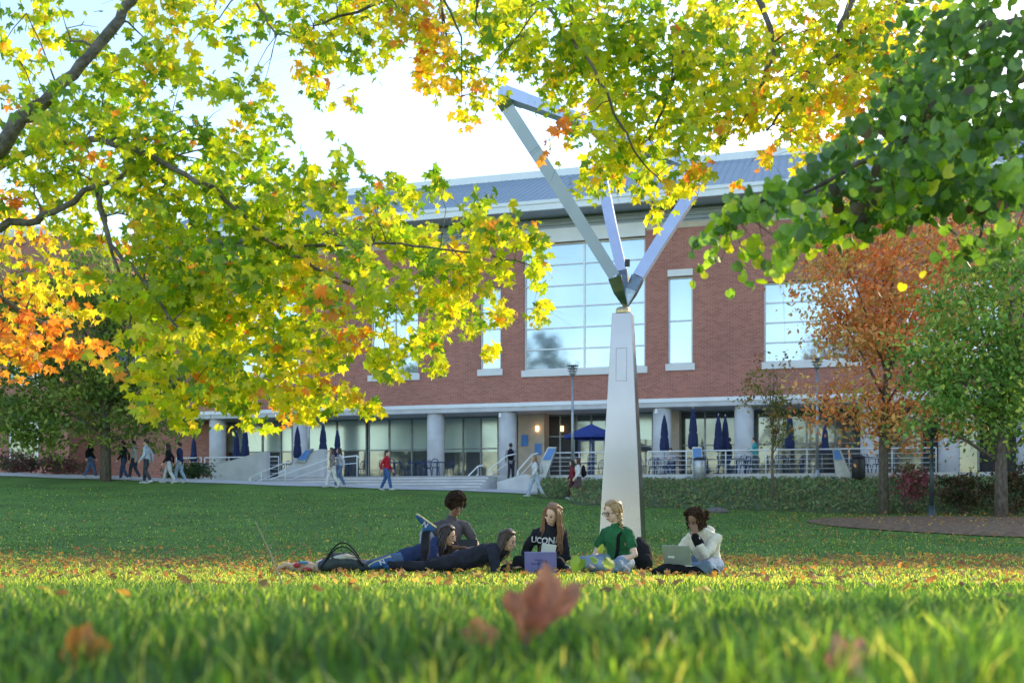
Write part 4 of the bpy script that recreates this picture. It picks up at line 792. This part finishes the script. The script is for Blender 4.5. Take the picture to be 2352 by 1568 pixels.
gb=empty('glass_link',(PX(330,64),64,0),R_(-10),'low metal roofed link block between the brick wing and the main building','building')
mb=MB(); mb.box(-5,5,0,8,0,9.5); obj('wall',mb,M['brick'],gb); mb=MB(); mb.prism([(-5.3,-.5,9.503),(-5.3,9,9.503),(-5.3,4,12.6)],(10.6,0,0)); obj('roof',mb,M['roof'],gb)

# ------------------------------------------------------------------ terrace, steps, walls
def local(o): o.location=(X0,Y0,0); o.rotation_euler=(0,0,-TH); return o
s0,s1=fs(640,-8),fs(1150,-8)
mb=MB(); mb.box(fs(400,-8),46,-8,3.6,-1,ZF); o=local(obj('terrace',mb,M['conc'])); tag(o,'raised concrete terrace in front of the building','terrace',kind='structure')
t=empty('staircase',W((s0+s1)/2,-9,1),-TH,'wide pale stone steps up to the terrace','staircase')
ms=(s0+s1)/2
for i in range(5):
    zt_=ZF-1-.14*i-.06; y1_=.4 if i==0 else -.6-.40*i
    mb=MB(); mb.box(s0-ms,s1-ms,-1.0-.40*i,y1_,-.8,zt_); o=obj('step',mb,M['step'],t)
    e_=MB(); e_.box(s0-ms+.01,s1-ms-.01,-1.03-.40*i,-1.003-.40*i,zt_-.055,zt_-.002); obj('shaded_step_edge',e_,M['shaded_nosing'],o)  # lip coloured darker to paint in the shadow line of each step
def wall_poly(name,label,cat,pts,v,th,m):
    P3=[tuple(W(fs(px,v),v,fz(px,py,v))) for px,py in pts]; off=W(0,th,0)-W(0,0,0); mb=MB(); mb.prism(P3,off); o=recenter(obj(name,mb,m)); return tag(o,label,cat)
wall_poly('retaining_wall','sloping concrete ramp wall left of the steps','wall',[(485,1125),(485,1070),(600,1037),(612,1037),(612,1125)],-8.8,.35,M['conc'])
wall_poly('retaining_wall','steep wedge shaped concrete wall at the left end of the steps','wall',[(640,1130),(640,1082),(733,1031),(744,1031),(744,1130)],-9.6,.35,M['conc'])
wall_poly('retaining_wall','low flat concrete kerb wall before the wedge shaped wall','wall',[(518,1130),(518,1104),(665,1104),(770,1119),(770,1130)],-10.8,.5,M['conc'])
wall_poly('retaining_wall','concrete cheek wall at the right end of the steps','wall',[(1142,1150),(1142,1106),(1205,1088),(1240,1096),(1240,1150)],-10.2,.4,M['conc'])
def panel(label,pts,face,v):
    t=wall_poly('information_panel',label,'sign',pts,v,.25,M['grey'])
    P3=[W(fs(px,v-.03),v-.03,fz(px,py,v-.03)) for px,py in face]; mb=MB(); mb.prism([tuple(p-V(t.location)) for p in P3],W(0,.02,0)-W(0,0,0)); obj('sign_face',mb,M['bluesign'],t)
panel('leaning grey panel with a blue top beside the right handrail of the steps',[(1222,1100),(1258,1026),(1278,1026),(1252,1100)],[(1246,1056),(1260,1029),(1276,1029),(1264,1056)],-8.6)
panel('upright grey panel with a blue face on the terrace edge right of the pedestal',[(1590,1105),(1590,1026),(1612,1026),(1616,1105)],[(1592,1080),(1592,1029),(1610,1029),(1613,1080)],-8.5)
panel('leaning grey panel with a blue top at the right end of the railing',[(1962,1108),(1930,1030),(1912,1030),(1922,1108)],[(1936,1055),(1927,1033),(1914,1033),(1917,1055)],-8.5)
panel('small blue topped panel on the wedge shaped wall',[(676,1062),(705,1030),(716,1030),(700,1062)],[(682,1056),(703,1033),(714,1033),(702,1056)],-9.75)
def railing(label,pts,posts_h=1.05,rails=5,step=1.7,v=None):
    t=empty('railing',pts[0],0,label,'railing'); o=V(pts[0]); L=[V(p)-o for p in pts]
    mb=MB(); mb.tube([p+V((0,0,posts_h)) for p in L],.032,8); obj('handrail',mb,M['white'],t,True)
    for k in range(1,rails):
        mb=MB(); mb.tube([a+V((0,0,posts_h*k/rails)) for a in L],.012,6); obj('rail',mb,M['white'],t,True)
    for a,c in zip(L[:-1],L[1:]):
        n=max(1,int(round((c-a).length/step)))
        for i in range(n+1):
            if i==n and c is not L[-1]: continue
            p=a.lerp(c,i/n); mb=MB(); mb.tube([p,p+V((0,0,posts_h))],.024,8); obj('post',mb,M['white'],t,True)
railing('long white metal railing along the terrace edge right of the pedestal',[terr(1488,-7.9),terr(2150,-7.9)])
railing('white metal railing on the terrace between the steps and the pedestal',[terr(1262,-7.9),terr(1400,-7.9)])
railing('white metal railing along the ramp at the left of the terrace',[terr(470,-7.9),terr(640,-7.9)])
railing('short railing at the far left end of the terrace near the shade tree',[terr(405,-7.8),terr(462,-7.8)])
def hrail(label,pix,v):
    pts=[W(fs(px,v),v,fz(px,py,v)) for px,py in pix]; t=empty('handrail',pts[0]-V((0,0,1)),0,label,'handrail'); o=V(t.location)
    mb=MB(); mb.tube([p-o for p in pts],.03,8); obj('rail',mb,M['white'],t,True)
    mb=MB(); mb.tube([p-o-V((0,0,.35)) for p in pts[1:-1]],.02,6); obj('lower_rail',mb,M['white'],t,True)
    for p in (pts[1],pts[len(pts)//2],pts[-2]):
        mb=MB(); q=p-o; mb.tube([(q.x,q.y,q.z-1.0),(q.x,q.y,q.z)],.024,8); obj('post',mb,M['white'],t,True)
hrail('sloping white handrail at the left foot of the ramp',[(570,1108),(574,1096),(600,1084),(655,1062),(668,1060)],-10.6)
hrail('long sloping white handrail beside the wedge shaped wall',[(618,1112),(622,1100),(665,1085),(760,1052),(820,1046),(826,1052)],-10.2)
hrail('short sloping white handrail in the middle of the steps',[(1066,1110),(1070,1098),(1098,1070),(1110,1068)],-9.8)
hrail('sloping white handrail by the person climbing to the terrace',[(1122,1084),(1126,1076),(1165,1046),(1184,1042)],-9)
hrail('sloping white handrail on the right cheek wall of the steps',[(1186,1094),(1190,1080),(1222,1044),(1236,1040)],-9.6)

# terrace furniture
def mk_chair():
    t=empty('cafe_chair'); m=M['navymetal']
    mb=MB(); mb.lathe([(.19,.43),(.21,.445),(.2,.46)],14); obj('seat',mb,m,t,True)
    mb=MB(); mb.tube([(.2*math.cos(a),-.2*abs(math.sin(a))*.6-.12,.46+.42*max(0,math.sin(a))**.6) for a in np.linspace(0,math.pi,11)],.017,6)
    for x in(-.1,0,.1): mb.tube([(x,-.17,.46),(x,-.235,.86)],.011,5)
    obj('backrest',mb,m,t,True)
    for sx in(-1,1):
        for sy in(-1,1): mb=MB(); mb.tube([(sx*.14,sy*.14,.44),(sx*.2,sy*.21,0)],.014,6); obj('leg',mb,m,t,True)
    return t
def mk_table():
    t=empty('cafe_table'); m=M['navymetal']; mb=MB(); mb.lathe([(.42,.71),(.45,.72),(.45,.74),(.4,.745)],20); obj('tabletop',mb,m,t,True)
    mb=MB(); mb.tube([(0,0,.04),(0,0,.71)],.035,8); obj('post',mb,m,t,True); mb=MB(); mb.lathe([(.3,0),(.3,.02),(.06,.05)],16); obj('base',mb,m,t,True); return t
def mk_parasol():
    t=empty('closed_parasol'); mb=MB(); mb.tube([(0,0,.05),(0,0,2.6)],.025,8); obj('pole',mb,M['grey'],t,True)
    mb=MB(); mb.lathe([(.10,1.0),(.17,1.05),(.19,1.25),(.16,1.6),(.13,1.64),(.15,1.75),(.11,2.2),(.03,2.58)],32,pleat=.18,np_=8); obj('canopy',mb,M['navy'],t,True)
    mb=MB(); mb.lathe([(.3,0),(.3,.06),(.06,.1)],16); obj('base',mb,M['black'],t,True); mb=MB(); mb.ell((0,0,2.63),(.03,.03,.05)); obj('finial',mb,M['grey'],t); return t
ch0,tb0,pa0=mk_chair(),mk_table(),mk_parasol()
used=dict(c=0,t=0,p=0)
def put(src,key,loc,rz,label,cat,group=None):
    o=src if used[key]==0 else copy_tree(src); used[key]+=1; o.location=loc; o.rotation_euler=(0,0,rz); tag(o,label,cat,group); return o
ZN=[('left of the steps',[(455,-5),(602,-5.5),(655,-6)]),('above the steps',[(800,-6),(905,-6.6),(955,-5.5),(1004,-6.4)]),('under the open parasol',[(1352,-3)]),('just right of the tall pedestal',[(1503,-6),(1550,-5.4),(1625,-6)]),('near the young thin tree',[(1692,-6.3),(1712,-4.5),(1800,-6),(1845,-5)]),('at the right end of the terrace',[(1985,-6.2),(2020,-5.2)])]
for zn,lst in ZN:
    for px,v in lst:
        c=terr(px,v); put(tb0,'t',c,0,'round navy metal cafe table '+zn,'table','cafe tables '+zn); a0=random.uniform(0,6.28)
        for k in range(3 if px!=1352 else 2):
            a=a0+k*2.1; q=c+V((.66*math.cos(a),.66*math.sin(a),0)); put(ch0,'c',q,a+math.pi/2,'navy metal cafe chair at a table '+zn,'chair','cafe chairs '+zn)
for px,v,k,lab in((445,-4,.95,'closed navy parasol nearest the shade tree, leftmost on the terrace'),(543,-5,1,'closed navy parasol left of a taller one behind the ramp wall'),(563,-6,1.08,'tall closed navy parasol, right one of the pair behind the ramp wall'),(683,-6,1.05,'closed navy parasol rising behind the wedge shaped wall'),(742,-6.5,1.08,'closed navy parasol at the right tip of the wedge shaped wall'),(775,-5,1,'shorter closed navy parasol above the pair of walkers'),
  (1526,-6.2,1.1,'closed navy parasol beside the person seated at a table'),(1592,-6.4,1.2,'tallest closed navy parasol above the upright blue panel'),(1650,-6,1.08,'left one of two touching closed navy parasols'),(1666,-5.4,1.08,'right one of two touching closed navy parasols'),(1814,-6.5,1.1,'closed navy parasol between the young tree and the second lamp post'),(1895,-3.5,.95,'dark closed parasol near the right end of the terrace, rightmost')):
    o=put(pa0,'p',terr(px,v),random.uniform(0,1),lab,'parasol'); o.scale=(k*.95,k*.95,k)
t=empty('open_parasol',terr(1358,-3.2),0,'open navy parasol in front of the entrance doors','parasol')
mb=MB(); mb.tube([(0,0,0),(0,0,2.75)],.03,8); obj('pole',mb,M['grey'],t,True); mb=MB()
for k in range(8):
    a,c=2*math.pi*k/8,2*math.pi*(k+1)/8; R1=1.4; n=len(mb.v); mb.v+=[(0,0,2.75),(R1*math.cos(a),R1*math.sin(a),2.15),(R1*math.cos(c),R1*math.sin(c),2.15),(R1*math.cos(c),R1*math.sin(c),2.0),(R1*math.cos(a),R1*math.sin(a),2.0)]; mb.f+=[(n,n+1,n+2),(n+1,n+4,n+3,n+2)]
obj('canopy',mb,M['blue'],t)
mb=MB(); mb.lathe([(.3,0),(.3,.08),(.05,.12)],16); obj('base',mb,M['black'],t)
def bin_(label,loc,c):
    t=empty('litter_bin',loc,-TH,label,'bin'); mb=MB(); mb.lathe([(.24,0),(.28,.05),(.28,.85),(.26,.9)],20); obj('body',mb,c,t,True); mb=MB(); mb.lathe([(.28,.905),(.27,.98),(.12,1.03)],20); obj('lid',mb,M['black'],t,True)
bin_('grey bin beside the upright blue panel on the terrace edge',W(fs(1607,-8.7),-8.7,1.75),M['grey']); bin_('dark bin beside the rightmost leaning panel',W(fs(1972,-8.7),-8.7,1.75),M['black']); bin_('dark bin on the terrace right of the second lamp post',terr(1905,-7),M['black'])

def lamp_post(label,loc,h,m):
    t=empty('lamp_post',loc,0,label,'lamp post'); mb=MB(); mb.tube([(0,0,0),(0,0,h-.7)],[.075,.05],12); obj('pole',mb,m,t,True)
    mb=MB(); mb.lathe([(.17,0),(.17,.12),(.1,.3),(.085,.5)],16); obj('base',mb,m,t,True)
    mb=MB(); mb.lathe([(.06,h-.75),(.1,h-.65),(.12,h-.35),(.05,h-.3)],14); obj('lamp_head',mb,m,t,True)
    for k in range(4): mb=MB(); z=h-.66+.13*k; mb.lathe([(.16+.035*k,z),(.20+.035*k,z+.015),(.16+.035*k,z+.03)],18); obj('louvre_ring',mb,m,t,True)
    for k in range(4):
        a=k*math.pi/2+.5; mb=MB(); mb.tube([(.12*math.cos(a),.12*math.sin(a),h-.7),(.3*math.cos(a),.3*math.sin(a),h-.2),(.3*math.cos(a),.3*math.sin(a),h)],.012,5); obj('fin',mb,m,t)
lamp_post('tall grey lamp post with a ringed head left of the metal pedestal',terr(1315,-8.1,1.7),5.7,M['grey'])
lamp_post('tall grey lamp post rising behind the young thin tree near the orange tree',terr(1877,-8.05,1.7),5.6,M['grey'])
lamp_post('tall grey lamp post behind the wedge shaped wall, its head among yellow leaves',terr(709,-8.05,1.7),5.6,M['grey'])
x=PX(2140,32); lamp_post('dark green lamp post standing on the lawn at the right',(x,32,Hf(x,32)),3.4,mat('lamp_green',(.02,.04,.045),.4))

# ------------------------------------------------------------------ sculpture
d0=22.; bp=V((PX(1431,d0),d0,0)); bp.z=Hf(bp.x,d0)-.05
t=empty('metal_sculpture',bp,R_(-14),'tall tapering brushed steel pedestal carrying branching polished metal beams','sculpture')
hgt=P(1431,722,d0).z-bp.z
mb=MB(); a,c=.46,.215
mb.v=[(-a,-a,0),(a,-a,0),(a,a,0),(-a,a,0),(-c,-c,hgt),(c,-c,hgt),(c,c,hgt),(-c,c,hgt)]; mb.f=[(0,3,2,1),(4,5,6,7),(0,1,5,4),(1,2,6,5),(2,3,7,6),(3,0,4,7)]
pd=obj('pedestal',mb,M['steel'],t); bv_=pd.modifiers.new('b','BEVEL'); bv_.width=.012; bv_.segments=2
mb=MB()
z0,z1=hgt*.70,hgt*.845
def fy(z): return -(a+(c-a)*z/hgt)
for x0,x1,za,zb_ in((-.12,.12,z0,z0+.009),(-.12,.12,z1-.009,z1),(-.12,-.111,z0+.009,z1-.009),(.111,.12,z0+.009,z1-.009)):
    n=len(mb.v); mb.v+=[(x0,fy(za)-.004,za),(x1,fy(za)-.004,za),(x1,fy(zb_)-.004,zb_),(x0,fy(zb_)-.004,zb_)]; mb.f.append((n,n+1,n+2,n+3))
obj('access_panel',mb,M['seam'],t)
mb=MB(); mb.lathe([(.15,hgt-.01),(.16,hgt+.03),(.16,hgt+.12),(.13,hgt+.15)],20); obj('collar',mb,M['brass'],t,True)
ri=math.radians(14)
def Lc(p):
    q=V(p)-bp; cs_,sn_=math.cos(ri),math.sin(ri); return V((q.x*cs_-q.y*sn_,q.x*sn_+q.y*cs_,q.z))
def beam(name,pts,r,m,side=(0,1,0)): mb=MB(); mb.tube([Lc(P(*p)) for p in pts],r,4,side=side,phase=math.pi/4); return obj(name,mb,m,t)
beam('hub',[(1437,703,22),(1422,668,21.9),(1412,636,21.85)],[.07,.17,.20],M['darksteel']); beam('hub',[(1437,703,22),(1450,670,22.05),(1464,640,22.1)],[.07,.17,.19],M['darksteel']); beam('hub',[(1437,700,22),(1434,665,22.4),(1430,630,22.8)],[.07,.16,.18],M['darksteel'])
beam('beam',[(1411,634,21.85),(1290,440,21.5),(1168,252,21.2)],[.18,.19,.195],M['mirror'])
beam('beam',[(1465,638,22.1),(1520,550,22.3),(1592,440,22.5)],[.17,.18,.19],M['mirror'])
beam('beam',[(1430,628,22.8),(1405,520,23.5),(1380,395,24.3)],[.16,.17,.18],M['mirror'])
beam('beam_end',[(1166,249,21.2),(1154,228,21.15)],[.21,.215],M['darksteel'])
beam('link_beam',[(1150,212,21.1),(1205,232,21.4),(1206,232,21.4),(1345,282,22),(1600,385,22.8)],[.18,.18,.17,.17,.17],M['mirror'],(0,0,1))
beam('link_beam',[(1598,432,22.5),(1500,345,23.3),(1380,385,24.3)],[.17,.17,.17],M['mirror'],(0,0,1))
mb=MB(); q=Lc(P(1441,604,21.6)); mb.box(q.x-.05,q.x+.05,q.y-.05,q.y+.05,q.z-.07,q.z+.07); obj('sensor_box',mb,M['black'],t)

# ------------------------------------------------------------------ light, world, camera
AZ,EL=R_(43),R_(22)
sd_=V((math.sin(AZ)*math.cos(EL),math.cos(AZ)*math.cos(EL),math.sin(EL)))
w=bpy.data.worlds.new('World'); sc.world=w; w.use_nodes=True; N=w.node_tree.nodes; N.clear()
bg=N.new('ShaderNodeBackground'); ou=N.new('ShaderNodeOutputWorld'); sk=N.new('ShaderNodeTexSky'); sk.sky_type='NISHITA'; sk.sun_disc=False; sk.sun_elevation=EL; sk.sun_rotation=AZ; sk.air_density=1.; sk.dust_density=.6; sk.ozone_density=.8
w.node_tree.links.new(sk.outputs[0],bg.inputs[0]); w.node_tree.links.new(bg.outputs[0],ou.inputs[0]); bg.inputs[1].default_value=.45
l=bpy.data.lights.new('sun','SUN'); l.energy=5; l.angle=R_(.5); l.color=(1,.84,.60); lo=bpy.data.objects.new('sun',l); col.objects.link(lo); lo.rotation_euler=sd_.to_track_quat('Z','Y').to_euler(); lo.location=(20,40,40)
sc.view_settings.view_transform='Standard'; sc.view_settings.look='None'; sc.view_settings.exposure=0
cd=bpy.data.cameras.new('camera'); cam=bpy.data.objects.new('camera',cd); col.objects.link(cam); cam.location=(0,0,ZC); cam.rotation_euler=(math.pi/2,0,0)
cd.lens=35; cd.sensor_width=36; cd.shift_y=366/2352; cd.clip_start=.05; cd.clip_end=9000; cd.dof.use_dof=True; cd.dof.focus_distance=12.; cd.dof.aperture_fstop=2.8
sc.camera=cam
